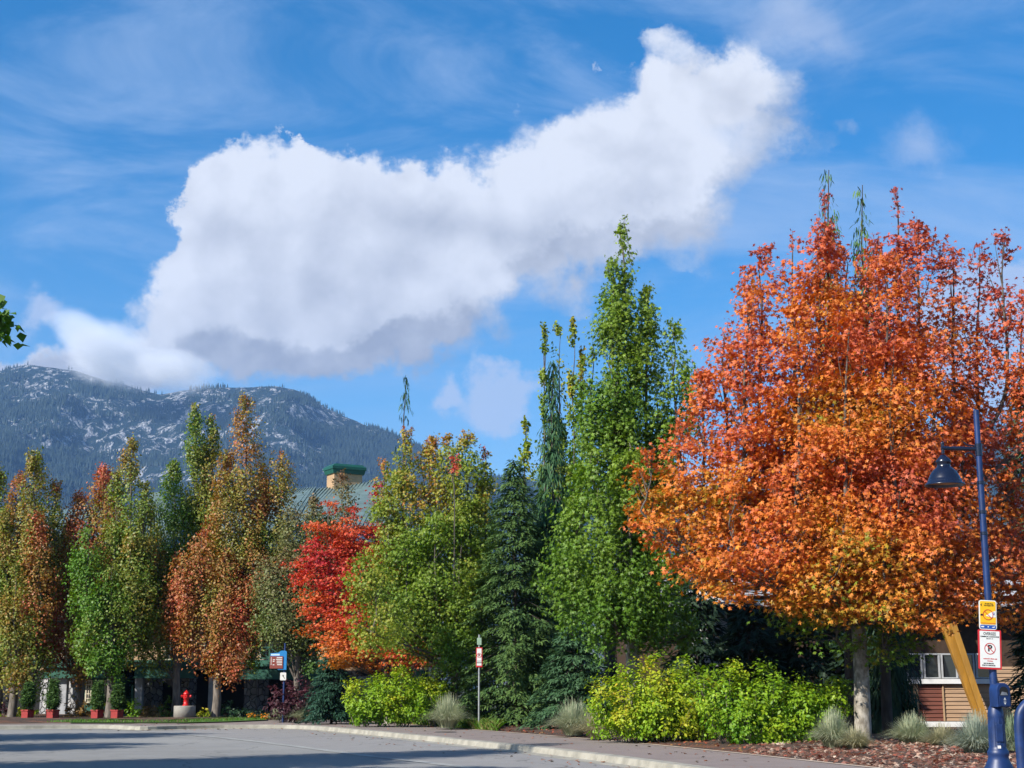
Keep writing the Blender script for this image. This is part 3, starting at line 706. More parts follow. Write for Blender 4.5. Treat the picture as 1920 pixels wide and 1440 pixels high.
fo = link('mountain_forest', npmesh('mountain_forest', V, Fq, np.repeat(TCc, 5, 0)), None, [M['needle']])
tag(fo, 'dark conifer forest covering the far mountain slopes', 'forest', kind='stuff')

hz_m = bpy.data.materials.new('haze'); hz_m.use_nodes = True; hn = hz_m.node_tree; hn.nodes.clear()
pv = hn.nodes.new('ShaderNodeVolumePrincipled'); pv.inputs['Color'].default_value = (.30, .56, 1, 1); pv.inputs['Density'].default_value = 6e-5; pv.inputs['Anisotropy'].default_value = .1
ho = hn.nodes.new('ShaderNodeOutputMaterial'); hn.links.new(pv.outputs[0], ho.inputs['Volume'])
HB = MB().box(-9500, 9500, -3500, 9500, -22, 1500).build('haze', hz_m); tag(HB, kind='stuff')

mm_ = bpy.data.materials.new('mist'); mm_.use_nodes = True; mt_ = mm_.node_tree; mt_.nodes.clear(); mn = N(mt_)
tc_ = mn('ShaderNodeTexCoord'); mpn = mn('ShaderNodeMapping'); mpn.inputs['Scale'].default_value = (.0032, .0022, .005); mn.l(tc_.outputs['Object'], mpn.inputs[0])
nv = mn.noise(mpn.outputs[0], 1.3, 5, .62, .4)
sx_ = mn('ShaderNodeSeparateXYZ'); mn.l(tc_.outputs['Generated'], sx_.inputs[0])
def q2(o, c, r): d_ = mn.m('MULTIPLY', mn.m('SUBTRACT', o, c), 1/r); return mn.m('MULTIPLY', d_, d_)
def ell(cx, cz, rx, rz): return mn.m('SUBTRACT', 1.0, mn.m('ADD', mn.m('ADD', q2(sx_.outputs[0], cx, rx), q2(sx_.outputs[1], .5, .5)), q2(sx_.outputs[2], cz, rz)))
bl_ = mn.m('MAXIMUM', mn.m('MAXIMUM', ell(.36, .58, .26, .34), ell(.62, .38, .34, .20)), ell(.2, .8, .17, .18))
dn_ = mn.m('MULTIPLY', mn.ss(mn.m('ADD', bl_, mn.m('MULTIPLY_ADD', nv, 2.6, -1.45)), .0, .9), .0075)
dn_ = mn.m('MULTIPLY', dn_, mn.ss(bl_, -.25, .3))
pv2 = mn('ShaderNodeVolumePrincipled'); pv2.inputs['Color'].default_value = (1, 1, 1, 1); pv2.inputs['Anisotropy'].default_value = .0; mn.l(dn_, pv2.inputs['Density'])
om_ = mn('ShaderNodeOutputMaterial'); mn.l(pv2.outputs[0], om_.inputs['Volume'])
mx0, mx1 = XX(60, 4500, 700), XX(440, 4500, 700)
mb_ = MB().box(0, mx1-mx0, 0, 620, 0, 330).build('mist', mm_); mb_.location = (mx0, 4230, ZZ(768, 4500)); tag(mb_, 'pale cloud bank lying across the mountain ridge at the left', 'cloud', kind='stuff')

# ------------------------------------------------------------------ lodge on the left
YB = 77.0
def fx(px, Y=YB): return XX(px, Y, 1200)
def fz(py, Y=YB): return ZZ(py, Y)
lodge = empty('lodge_building', (0, 0, 0), 'large green trimmed lodge with stone piers and green metal roof behind the row of trees', 'building')
MB().box(fx(-420), fx(800), YB+2.2, YB+16, 0, fz(1010)).build('wall', M['tan'], lodge)
MB().box(fx(-420), fx(800), YB+2.0, YB+2.19, 0, fz(1256)).build('ground_floor_shade', M['dark'], lodge)  # dark sheet paints the shade of the recess behind the piers
def pier(px0, px1, m='stone', y=YB):
    w = (px1-px0)/PXM(y); cx = fx((px0+px1)/2); ca = R(32); s_ = w/(math.cos(ca)+math.sin(ca))
    b = MB(); q = [(-1, -1), (1, -1), (1, 1), (-1, 1)]; h = s_/2; zt = fz(1268)
    rot = lambda i, j: (cx+(i*math.cos(-ca)-j*math.sin(-ca))*h, y+1+(i*math.sin(-ca)+j*math.cos(-ca))*h)
    for z0, z1, gsc in ((0, zt-.12, 1), (zt-.12, zt, 1.12)):
        v = []
        for z in (z0, z1):
            for i, j in q: p = rot(i*gsc, j*gsc); v.append((p[0], p[1], z))
        b.add(v, [(0, 3, 2, 1), (4, 5, 6, 7), (0, 1, 5, 4), (1, 2, 6, 5), (2, 3, 7, 6), (3, 0, 4, 7)])
    b.build('pier', M[m], lodge)
for a, c in ((72, 104), (124, 160), (262, 300), (336, 364), (456, 500), (560, 600), (660, 700)): pier(a, c)
for a, c in ((120, 136), (262, 276), (398, 408)):
    w = (c-a)/PXM(YB); MB().box(fx(a), fx(c), YB-.5, YB-.1, 0, fz(1268)).build('stone_buttress', M['stone_dressed'], lodge, bevel=.03)
for a, c, t, b in ((95, 232, 1252, 1268), (262, 370, 1250, 1268), (452, 640, 1250, 1270)):
    f_ = MB().box(fx(a), fx(c), YB-.7, YB-.2, fz(b), fz(t))
    f_.box(fx(a)-.08, fx(c)+.08, YB-.85, YB-.05, fz(t)+.003, fz(t)+.12); f_.box(fx(a)-.05, fx(c)+.05, YB-.78, YB-.12, fz(b)-.1, fz(b)-.003)
    f_.build('fascia', M['green_trim'], lodge)
# bay window with white glazing bars
wb = MB().box(fx(158), fx(232), YB-.1, YB+1.9, 0, fz(1268)); wb.build('bay', M['green_trim'], lodge)
def window(px0, px1, py0, py1, Y, nx=2, nz=3, fm='cream', par=None):
    x0, x1, z0, z1 = fx(px0, Y), fx(px1, Y), fz(py1, Y), fz(py0, Y)
    f = MB(); w = .07
    f.box(x0, x1, Y-.08, Y+.02, z0, z0+w).box(x0, x1, Y-.08, Y+.02, z1-w, z1).box(x0, x0+w, Y-.08, Y+.02, z0+w, z1-w).box(x1-w, x1, Y-.08, Y+.02, z0+w, z1-w)
    for i in range(1, nx): q = x0+(x1-x0)*i/nx; f.box(q-.02, q+.02, Y-.075, Y+.0, z0+w, z1-w)
    for i in range(1, nz): q = z0+(z1-z0)*i/nz; f.box(x0+w, x1-w, Y-.07, Y-.003, q-.02, q+.02)
    o = f.build('window', M[fm], par or lodge)
    MB().box(x0+w, x1-w, Y-.05, Y-.045, z0+w, z1-w).build('pane', M['glass'], o)
window(188, 204, 1275, 1318, YB-.15, 3, 5); window(206, 216, 1275, 1318, YB-.15, 2, 5); window(166, 178, 1275, 1318, YB-.15, 2, 5)
MB().box(fx(217), fx(230), YB-.25, YB-.11, 0, fz(1268)).build('corner_board', M['green_trim'], lodge)
# slatted stair flight seen beside the bay
st = MB()
for i in range(9): st.box(fx(233)+.05*i*.3, fx(252), YB+.9+.12*i*.3, YB+1.2+.12*i*.3, fz(1320)+i*.16, fz(1320)+i*.16+.06)
st.build('louvre_stair', M['green_trim'], lodge)
MB().box(fx(253), fx(256), YB-.2, YB+.1, 0, fz(1285)).build('door_frame', M['green_trim'], lodge)
# balconies: slab, posts, X braced railing
def balcony(px0, px1, py0, py1, Y, brace=True):
    x0, x1, z0, z1 = fx(px0, Y), fx(px1, Y), fz(py1, Y), fz(py0, Y)
    b = MB().box(x0-.1, x1+.1, Y, Y+2.1, z0-.28, z0); b.box(x0-.16, x1+.16, Y-.08, Y-.003, z0-.2, z0-.05)
    bal = b.build('balcony', M['green_trim'], lodge)
    r = MB().box(x0, x1, Y+.02, Y+.09, z1-.08, z1).box(x0, x1, Y+.03, Y+.08, z0+.08, z0+.14)
    nseg = max(1, round((x1-x0)/.95)); w = (x1-x0)/nseg
    for i in range(nseg+1): q = x0+w*i; r.box(q-.04, q+.04, Y+.01, Y+.10, z0+.003, z1-.083)
    for i in range(nseg):
        a, c = x0+w*i+.04, x0+w*(i+1)-.04
        r.bar((a, Y+.045, z0+.14), (c, Y+.045, z1-.08), .045); r.bar((a, Y+.07, z1-.08), (c, Y+.07, z0+.14), .045)
    r.build('railing', M['green_trim'], bal)
balcony(300, 372, 1208, 1238, YB-.4); balcony(366, 412, 1206, 1234, YB+.1); balcony(476, 536, 1212, 1238, YB-.4); balcony(100, 250, 1214, 1240, YB-.1)
for a, c in ((310, 330), (345, 362), (383, 402), (488, 512), (120, 140), (190, 215), (560, 590), (620, 650)): window(a, c, 1180, 1238, YB+2.15, 2, 2)
for r0 in (1105, 1035):
    for a in range(-380, 780, 62): window(a, a+34, r0, r0+48, YB+2.15, 2, 2)
for z_ in (1243, 1168, 1096): MB().box(fx(-420), fx(800), YB+2.02, YB+2.17, fz(z_), fz(z_-7)).build('floor_band', M['green_trim'], lodge)
# roof planes with standing seams
def seam_roof(name, bl, br, tr, tl, nseam, par, m='green_metal', th=.15):
    bl, br, tr, tl = map(Vector, (bl, br, tr, tl)); nrm = (br-bl).cross(tl-bl).normalized()
    b = MB(); dn = nrm*-th; v = [bl, br, tr, tl, bl+dn, br+dn, tr+dn, tl+dn]
    b.add(v, [(0, 1, 2, 3), (7, 6, 5, 4), (0, 4, 5, 1), (1, 5, 6, 2), (2, 6, 7, 3), (3, 7, 4, 0)])
    for i in range(nseam+1):
        t = i/nseam; p = bl.lerp(br, t)+nrm*.03; q = tl.lerp(tr, t)+nrm*.03; b.bar(p, q, .045, .07)
    return b.build(name, M[m], par)
rf = seam_roof('roof', W(520, 990, 76), W(735, 990, 76), W(775, 893, 88), W(592, 917, 88), 26, lodge)
seam_roof('roof', W(430, 990, 76), W(548, 990, 75.5), W(592, 914, 88.4), W(545, 918, 90), 10, lodge)
seam_roof('roof', W(255, 1030, 74), W(352, 1030, 74), W(300, 925, 80), W(283, 925, 80), 12, lodge)
seam_roof('roof', W(-420, 1025, 75), W(255, 1025, 75), W(283, 955, 86), W(-380, 955, 86), 60, lodge)
seam_roof('roof', W(352, 1025, 75), W(520, 1025, 75.6), W(545, 955, 86), W(300, 955, 86), 16, lodge)
ch = empty('chimney', (0, 0, 0), None, None); del ch
cc = W(646, 900, 88.0); ca = R(30)
def rbox(mb, cx, cy, hx, hy, z0, z1, a, tx=1.0):
    v = []
    for z, k in ((z0, 1), (z1, tx)):
        for i, j in ((-1, -1), (1, -1), (1, 1), (-1, 1)):
            X, Y_ = i*hx*k, j*hy*k; v.append((cx+X*math.cos(a)-Y_*math.sin(a), cy+X*math.sin(a)+Y_*math.cos(a), z))
    return mb.add(v, [(0, 3, 2, 1), (4, 5, 6, 7), (0, 1, 5, 4), (1, 2, 6, 5), (2, 3, 7, 6), (3, 0, 4, 7)])
def zc(py): return ZZ(py, 88)
cm = MB(); zz0 = zc(965)
while zz0 < zc(891): rbox(cm, cc.x, cc.y, .90, .55, zz0, min(zz0+.155, zc(891)), ca, 1.02); zz0 += .16
chim = cm.build('chimney', M['tan'], rf)
cp = MB(); rbox(cp, cc.x, cc.y, 1.0, .65, zc(891), zc(883), ca, 1.06); rbox(cp, cc.x, cc.y, 1.10, .74, zc(883)+.003, zc(878), ca, 1.0); rbox(cp, cc.x, cc.y, 1.10, .74, zc(878)+.003, zc(873), ca, .8)
cpo = cp.build('chimney_cap', M['green_dark'], rf)
# small white hanging sign with red figures by the entrance
sg = empty('hanging_sign', (fx(106, 73.5), 73.5, fz(1280, 73.5)), 'small white square sign with red symbols hanging by the lodge entrance', 'sign')
MB().box(-.19, .19, -.02, .02, -.26, .26).build('panel', M['white'], sg, bevel=.01)
q = MB()
for k, (x, h) in enumerate(((-.10, .12), (0, .17), (.10, .12))):
    q.prism([(x-.03, .0), (x+.03, .0), (x+.018, h), (x-.004, h+.03), (x-.02, h)], -.026, -.021)
q.box(-.15, .15, -.026, -.021, -.04, -.02).build('lettering', M['signred'], sg)
MB().tube([(-.3, .05, .5), (-.3, .05, .31), (.2, .05, .31)], .012).tube([(-.1, 0, .31), (-.1, 0, .25)], .006).tube([(.1, 0, .31), (.1, 0, .25)], .006).tube([(-.3, .05, .5), (-.3, .05, -1.9)], .02).build('bracket', M['black'], sg)

# ------------------------------------------------------------------ timber building on the right
YR = 52.0
hall = empty('timber_hall', (0, 0, 0), 'low modern timber building with yellow glulam strut and grey roof behind the orange maple', 'building')
hx = lambda p: XX(p, YR, 1300); hz = lambda p: ZZ(p, YR)
MB().box(hx(1180), hx(2300), YR+.3, YR+14, 0, hz(1130)).build('wall', M['soffit'], hall)
MB().box(hx(1700), hx(2300), YR-.06, YR+.299, -.1, hz(1353)).build('plinth', M['white'], hall)
for (a, c, m_, nm) in ((1722, 1766, (.17, .055, .035), 'redwood_siding'), (1769, 1862, (.42, .27, .16), 'cedar_siding'), (1865, 2060, (.42, .27, .16), 'cedar_siding')):
    mm = mat(nm, m_, .75, var=.3, scale=1.2, stretch=(.6, 1, 14), bump=.2); b = MB(); z0 = hz(1352)
    zt = hz(1283) if a < 1865 else hz(1250)
    while z0 < zt-.01:
        z1 = min(z0+.132, zt); b.add([(hx(a), YR-.03, z0), (hx(c), YR-.03, z0), (hx(c), YR+.0, z1), (hx(a), YR+.0, z1), (hx(a), YR+.29, z0), (hx(c), YR+.29, z0), (hx(c), YR+.29, z1), (hx(a), YR+.29, z1)],
              [(0, 1, 2, 3), (4, 7, 6, 5), (0, 4, 5, 1), (3, 2, 6, 7), (0, 3, 7, 4), (1, 5, 6, 2)]); z0 += .135
    b.build(nm, mm, hall)
MB().box(hx(1700), hx(1722)-.01, YR-.02, YR+.29, hz(1352), hz(1283)).build('corner_board', M['tan'], hall)
MB().box(hx(1766)+.005, hx(1769)-.005, YR-.07, YR+.29, hz(1352), hz(1283)).build('corner_board', M['tan'], hall)
MB().box(hx(1700), hx(1863), YR-.16, YR+.29, hz(1282), hz(1273)).build('sill', M['white'], hall)
for a, c in ((1702, 1732), (1734, 1765), (1767, 1798), (1800, 1830), (1832, 1862)):
    x0, x1 = hx(a), hx(c); f = MB().box(x0, x0+.06, YR-.05, YR+.1, hz(1272), hz(1225)).box(x1-.06, x1, YR-.05, YR+.1, hz(1272), hz(1225)).box(x0+.06, x1-.06, YR-.05, YR+.1, hz(1228), hz(1225))
    f.box(x0+.06, x1-.06, YR-.05, YR+.1, hz(1272), hz(1270)); wo = f.build('window', M['steelgrey'], hall); MB().box(x0+.06, x1-.06, YR+.0, YR+.02, hz(1270), hz(1228)).build('pane', M['glass'], wo)
MB().box(hx(1300), hx(1366), YR-.2, YR+.299, 0, hz(1110)).build('pale_wall', mat('pale_render', (.62, .60, .58), .85, var=.1), hall)
rb = MB()
steps = [(1128, 51.3), (1108, 52.6), (1088, 54.2), (1066, 56.2), (1046, 58.8)]
for i, (py, y) in enumerate(steps):
    z = ZZ(py, y); rb.box(XX(1230, y), XX(2350, y), y, y+2.6, z-.16, z)
rb.build('roof', M['rroof'], hall)
MB().box(hx(1230), hx(2350), 51.45, YR+.2, ZZ(1148, 51.4), ZZ(1134, 51.4)).build('soffit', M['soffit'], hall)
MB().box(XX(1700, 61), XX(1900, 61), 61, 66, 4, ZZ(1012, 61)).build('clerestory_wall', M['tan'], hall)
gl = MB(); gl.bar(W(1752, 1120, 51.2), W(1846, 1366, 50.6), .30, .26).build('strut', M['glulam'], hall, bevel=.01)
MB().bar(W(1785, 1165, 50.8), W(1851, 1362, 50.2), .20, .18).build('strut', M['glulam'], hall, bevel=.01)

# ------------------------------------------------------------------ lamp post, signs, dispenser, rack
YL = 19.3; lz = lambda p: ZZ(p, YL); LX = XX(1872, YL, 1420)
ps = PXM(YL)
lamp = empty('street_lamp', (LX, YL, .15), 'tall dark blue street lamp with bell shaped shade on a short arm', 'street lamp')
zb_ = .15
prof = [(.27, 0), (.27, .10), (.25, .13), (.24, .30), (.20, .42), (.135, .55), (.125, .60), (.135, .62), (.135, .66), (.118, .68), (.105, .72), (.100, 1.08), (.104, 1.10), (.098, 1.13), (.092, 1.18), (.075, 1.22), (.058, 1.24), (0, 1.245)]
lb = MB().lathe(prof, 32)
for k in range(12):
    a = 2*math.pi*k/12; lb.tube([(.1045*math.cos(a), .1045*math.sin(a), .72), (.099*math.cos(a), .099*math.sin(a), 1.07)], .006, 6)
lb.build('base', M['blue'], lamp)
MB().box(-.045, .045, -.116, -.09, .78, 1.0).build('access_door', M['blue'], lamp, bevel=.008)
MB().box(-.035, .005, -.113, -.107, .70, .735).build('sticker', M['white'], lamp)
zt_ = lz(770)-zb_
MB().tube([(0, 0, 1.23), (0, 0, zt_)], [.05, .037], 20).tube([(0, 0, zt_), (0, 0, zt_+.015)], [.037, .02], 20).build('pole', M['blue'], lamp)
za = lz(842)-zb_; lx = (1778-1846)/ps
ar = MB().tube([(0, 0, za), (lx-.02, 0, za+.015)], .026, 14).tube([(0, 0, za-.09), (0, 0, za+.07)], .047, 18)
ar.tube([(lx, 0, za+.08), (lx, 0, za-.06)], .02, 12).lathe([(0, .10), (.022, .09), (.026, .07), (.012, .055)], 12, (lx, 0, za))
sc1 = [(-.03, 0, za-.20), (-.045, 0, za-.13), (-.085, 0, za-.07), (-.14, 0, za-.05), (-.18, 0, za-.075), (-.165, 0, za-.10)]
sc2 = [(-.03, 0, za+.02), (-.07, 0, za+.05), (-.12, 0, za+.045), (-.17, 0, za+.07), (-.19, 0, za+.10)]
ar.tube(smooth_poly(sc1, 4), .011, 8).tube(smooth_poly(sc2, 4), .010, 8).build('arm', M['navy'], lamp)
zs = lz(856)-zb_; u_ = 1/ps
pf = [(.0, .03), (.03, .02), (.045, 0), (.075, -.03), (.10, -.06), (.098, -.075), (.098, -.082), (.088, -.088), (.088, -.135), (.096, -.145), (.128, -.170), (.160, -.205), (.188, -.25), (.208, -.295), (.218, -.325), (.226, -.330), (.226, -.345), (.235, -.35), (.262, -.375), (.265, -.385), (.258, -.385), (.215, -.345), (.12, -.17), (.06, -.10), (0, -.09)]
MB().lathe([(r, z) for r, z in pf], 40, (lx, 0, zs)).build('lamp_shade', M['navy'], lamp)
mr = mat('inner_reflector', (.32, .13, .05), .5, var=.2); ml, n__, b__ = newmat('bulb_glass'); b__.inputs['Base Color'].default_value = (.6, .55, .45, 1); b__.inputs['Roughness'].default_value = .2
MB().lathe([(.21, -.352), (.13, -.20), (.05, -.13)], 32, (lx, 0, zs)).build('reflector', mr, lamp)
MB().lathe([(0, -.34), (.05, -.33), (.07, -.28), (.05, -.2), (.03, -.14)], 20, (lx, 0, zs)).build('bulb', ml, lamp)
for zz_ in (lz(905), lz(960), lz(1000)): MB().tube([(0, 0, zz_-zb_-.02), (0, 0, zz_-zb_+.02)], .049, 18).tube([(-.05, -.02, zz_-zb_), (-.05, -.02, zz_-zb_-.09)], .008, 6).build('pole_band', M['navy'], lamp)
def rrect(x0, x1, z0, z1, r, k=5):
    p = []
    for cx, cz, a0 in ((x1-r, z1-r, 0), (x0+r, z1-r, 90), (x0+r, z0+r, 180), (x1-r, z0+r, 270)):
        p += [(cx+r*math.cos(R(a0+90*i/k)), cz+r*math.sin(R(a0+90*i/k))) for i in range(k+1)]
    return p
def ring(mb, cx, cz, r, w, y, k=40):
    v = []; 
    for i in range(k):
        a = 2*math.pi*i/k
        v += [(cx+r*math.cos(a), y, cz+r*math.sin(a)), (cx+(r-w)*math.cos(a), y, cz+(r-w)*math.sin(a))]
    return mb.add(v, [(2*i, 2*i+1, (2*i+3) % (2*k), (2*i+2) % (2*k)) for i in range(k)])
# yellow no-cash style sign
YS = YL-.07
def sign_origin(px0, px1, py0, py1, Y):
    c = W((px0+px1)/2, (py0+py1)/2, Y); return c, (px1-px0)/PXM(Y)/2, (py1-py0)/PXM(Y)/2
c, hw, hh = sign_origin(1835.5, 1868.5, 1126, 1180, YS)
ys = empty('yellow_sign', c, 'small yellow and white sign with blue foot strip high on the lamp post', 'sign', rz=R(3)); ys.rotation_euler.y = R(2.5)
MB().prism(rrect(-hw, hw, -hh, hh, .03), -.004, .004).build('panel', M['signwhite'], ys)
MB().prism(rrect(-hw+.012, hw-.012, -hh+.066, hh-.012, .018), -.007, -.0045).build('yellow_field', M['signyellow'], ys)
MB().prism(rrect(-hw+.012, hw-.012, -hh+.012, -hh+.058, .01), -.007, -.0045).build('blue_strip', mat('strip_blue', (.01, .07, .32), .4, var=.1), ys)
MB().prism([(hw-.012, .055), (hw-.07, .035), (-.03, -.012), (hw-.07, -.028), (hw-.012, -.028)], -.009, -.0075).build('smoke_shape', M['signwhite'], ys)
text_obj('lettering', 'Be Idle Free', .023, (.014, -.0092, hh-.045), M['black'], ys, sx=.95, bold=.0006)
text_obj('lettering', 'Turn Engine Off', .021, (.010, -.0092, hh-.068), M['black'], ys, sx=.92, bold=.0006)
text_obj('lettering', '$', .055, (hw-.04, -.0098, .012), mat('dollar_blue', (.03, .07, .25), .5), ys, bold=.002)
q = MB().add([(-hw+.015, -.0095, hh-.062), (-hw+.04, -.0095, hh-.040), (-hw+.036, -.0095, hh-.052), (-hw+.03, -.0095, hh-.062), (-hw+.036, -.0095, hh-.072), (-hw+.04, -.0095, hh-.084)], [(0, 1, 2, 3), (0, 3, 4, 5)])
q.prism([(-hw+.016, -.012), (-hw+.016, .006), (-hw+.026, .012), (-hw+.05, .010), (-hw+.058, 0), (-hw+.058, -.012)], -.0095, -.0085)
q.build('car_symbol', M['black'], ys)
q = MB(); ring(q, 0, .002, .068, .008, -.0105); q.add([(-.05, -.0107, .045), (-.044, -.0107, .051), (.05, -.0107, -.041), (.044, -.0107, -.047)], [(0, 1, 2, 3)]); q.build('prohibition_ring', M['signred'], ys)
MB().box(-hw+.02, hw-.02, -.0085, -.0075, -hh+.079, -hh+.086).build('red_line', M['signred'], ys)
MB().prism(rrect(-hw+.022, -hw+.062, -hh+.028, -hh+.044, .005), -.0085, -.0075).prism(rrect(-.008, .008, -hh+.028, -hh+.044, .007), -.0085, -.0075).prism([(hw-.07, -hh+.034), (hw-.022, -hh+.044), (hw-.03, -hh+.030), (hw-.055, -hh+.026)], -.0085, -.0075).build('emblems', M['signwhite'], ys)
c, hw, hh = sign_origin(1834, 1877.5, 1182, 1253.5, YS-.002)
rs = empty('no_parking_sign', c, 'red bordered white oversize loading zone no parking sign on the lamp post', 'sign', rz=R(3)); rs.rotation_euler.y = R(2.5)
MB().prism(rrect(-hw, hw, -hh, hh, .012), -.004, .004).build('red_border', M['signred'], rs)
MB().prism(rrect(-hw+.022, hw-.022, -hh+.022, hh-.016, .006), -.007, -.0045).build('panel', M['signwhite'], rs)
for tx_, sz_, z_, m_, s_ in (('OVERSIZE', .052, hh-.052, 'black', .72), ('COMMERCIAL LOADING ZONE', .0215, hh-.088, 'black', .80), ('Dec 15 - 11', .020, hh-.113, 'black', .9),
                             ('commercial vehicles only', .020, -.118, 'signred', .88), ('30 minutes', .018, -.146, 'signred', .9), ('MAX 30 MINUTES', .021, -.178, 'black', .8), ('STRICTLY ENFORCED', .021, -.203, 'black', .85)):
    text_obj('lettering', tx_, sz_, (0 if z_ > -.17 else -.02, -.0078, z_), M[m_], rs, sx=s_, bold=.0009)
text_obj('lettering', 'P', .11, (0, -.0078, .012), M['black'], rs, bold=.004)
q = MB(); ring(q, 0, .01, .073, .009, -.0095); q.add([(-.055, -.0097, .056), (-.048, -.0097, .063), (.055, -.0097, -.036), (.048, -.0097, -.043)], [(0, 1, 2, 3)]); q.build('prohibition_ring', M['signred'], rs)
for s_, rr_ in ((ys, ()), (rs, ())):
    MB().tube([(0, .004, .1), (0, .03, .1)], .012, 8).tube([(0, .004, -.1), (0, .03, -.1)], .012, 8).build('bolt', M['steel'], s_)
# dispenser
c = W(1876, 1303, YL-.10); dd = empty('waste_dispenser', c, 'blue metal dispenser box with arched opening strapped to the lamp post', 'dispenser box', rz=R(18))
MB().prism([(-.10, -.15), (.10, -.15), (.10, .06)]+[(.10*math.cos(R(a)), .06+.09*math.sin(R(a))) for a in range(15, 180, 15)]+[(-.10, .06)], -.07, .10).build('box', M['blue'], dd, bevel=.006)
MB().prism([(-.062, -.005), (.062, -.005), (.062, .05)]+[(.062*math.cos(R(a)), .05+.055*math.sin(R(a))) for a in range(20, 180, 20)]+[(-.062, .05)], -.0725, -.0705).build('opening', M['dark'], dd)  # dark plate on the solid box stands in for the shaded hole
MB().prism([(-.055, -.003), (.055, -.003), (.04, .03), (-.03, .042)], -.076, -.073).build('inner_flap', M['bin_plate'], dd)
MB().prism(rrect(-.078, .078, -.135, -.012, .006), -.082, -.0732).build('front_plate', M['blue'], dd, bevel=.002)
MB().add([(0, -.084, -.03), (.02, -.084, -.062), (0, -.084, -.056), (-.02, -.084, -.062)], [(0, 1, 2, 3)]).add([(0, -.084, -.122), (.02, -.084, -.09), (0, -.084, -.096), (-.02, -.084, -.09)], [(0, 1, 2, 3)]).add([(-.018, -.084, -.079), (.018, -.084, -.079), (.018, -.084, -.073), (-.018, -.084, -.073)], [(0, 1, 2, 3)]).build('arrow_symbol', M['signwhite'], dd)
# bike rack tube at the right edge
bx_ = XX(1914, 18.2, 1400); zt_ = ZZ(1312, 18.2)
MB().tube(smooth_poly([(bx_, 18.2, .1), (bx_, 18.2, .7), (bx_, 18.2, zt_-.28), (bx_+.06, 18.2, zt_-.10), (bx_+.22, 18.2, zt_), (bx_+.5, 18.2, zt_), (bx_+.66, 18.2, zt_-.1), (bx_+.72, 18.2, zt_-.28), (bx_+.72, 18.2, .1)], 5), .062, 18).build('rack', M['blue'])
rk_ = bpy.data.objects['rack']; rk_.name = 'bike_rack'; tag(rk_, 'thick blue bent tube rack at the right edge beside the lamp post', 'bike rack')
# mid distance parking sign
Yp = 53.6; c = W(898, 1345, Yp)
sp_ = empty('parking_sign', (c.x, Yp, .2), 'slim grey sign post with red bordered parking sign in front of the hemlock', 'sign')
zz_ = lambda p: ZZ(p, Yp)-.2
MB().tube([(0, 0, -.1), (0, 0, zz_(1190))], .035, 10).build('post', M['steel'], sp_)
w_ = 5.8/PXM(Yp)
MB().box(-w_, w_, -.06, -.045, zz_(1251), zz_(1214)).build('panel', M['signred'], sp_)
MB().box(-w_+.03, w_-.03, -.066, -.061, zz_(1248), zz_(1216)).build('white_field', M['signwhite'], sp_)
q = MB(); ring(q, 0, zz_(1229), .085, .016, -.069, 24); q.add([(-.06, -.0692, zz_(1229)+.055), (-.05, -.0692, zz_(1229)+.065), (.06, -.0692, zz_(1229)-.055), (.05, -.0692, zz_(1229)-.065)], [(0, 1, 2, 3)]); q.build('prohibition_ring', M['signred'], sp_)
text_obj('lettering', 'P', .13, (0, -.068, zz_(1229)), M['black'], sp_, bold=.005)
MB().box(-.09, .09, -.0675, -.0665, zz_(1240), zz_(1239)).box(-.09, .09, -.0675, -.0665, zz_(1243.5), zz_(1242)).build('lettering', M['black'], sp_)
MB().box(-w_*.7, w_*.7, -.06, -.045, zz_(1209), zz_(1196)).build('small_panel', mat('faded_green_sign', (.30, .42, .30), .5), sp_)
# wayfinding sign
Yw = 64.5; c = W(531, 1300, Yw); ws = empty('wayfinding_sign', (c.x, Yw, .2), 'blue post with maroon directory panel and small white plate beneath it', 'sign')
wz = lambda p: ZZ(p, Yw)-.2; wx = lambda p: (p-531)/PXM(Yw)
MB().tube([(wx(532), 0, -.1), (wx(532), 0, wz(1206))], .045, 12).build('post', M['blue'], ws)
MB().prism([(wx(520), wz(1256)), (wx(536), wz(1256)), (wx(536), wz(1222)), (wx(533), wz(1220)), (wx(526), wz(1220)), (wx(520), wz(1224)), (wx(506), wz(1225)), (wx(506), wz(1231)), (wx(520), wz(1231))], -.10, -.06).build('blue_panel', M['skyblue'], ws)
MB().box(wx(505.5), wx(529.5), -.13, -.105, wz(1253.5), wz(1230.5)).build('directory_panel', M['rust'], ws)
MB().box(wx(507), wx(523), -.104, -.102, wz(1229.3), wz(1226)).build('header_lettering', mat('pale_blue', (.45, .65, .85), .5, var=.1), ws)
q = MB()
for i, (a, c_, r0) in enumerate(((518, 528, 1232.4), (517, 528, 1235.6), (518, 528, 1239), (518, 528, 1242.2), (519, 528, 1245.6), (511, 515, 1236.5), (511, 514, 1239.5), (511, 514, 1245.8))):
    q.box(wx(a), wx(c_), -.134, -.131, wz(r0+1.5), wz(r0))
for i in range(6): q.box(wx(507.4), wx(508.6), -.134, -.131, wz(1234.6+i*2.4), wz(1233+i*2.4))
q.build('lettering', M['signwhite'], ws)
MB().prism(rrect(wx(525), wx(536), wz(1275.5), wz(1261), .03), -.10, -.08).build('small_plate', M['signwhite'], ws)
q = MB().tube([(wx(528.5), -.103, wz(1267)), (wx(531), -.103, wz(1268.5)), (wx(533), -.103, wz(1272))], .012, 6).tube([(wx(529.5), -.103, wz(1265.5)), (wx(531.5), -.103, wz(1267))], .016, 6).build('symbol', M['black'], ws)

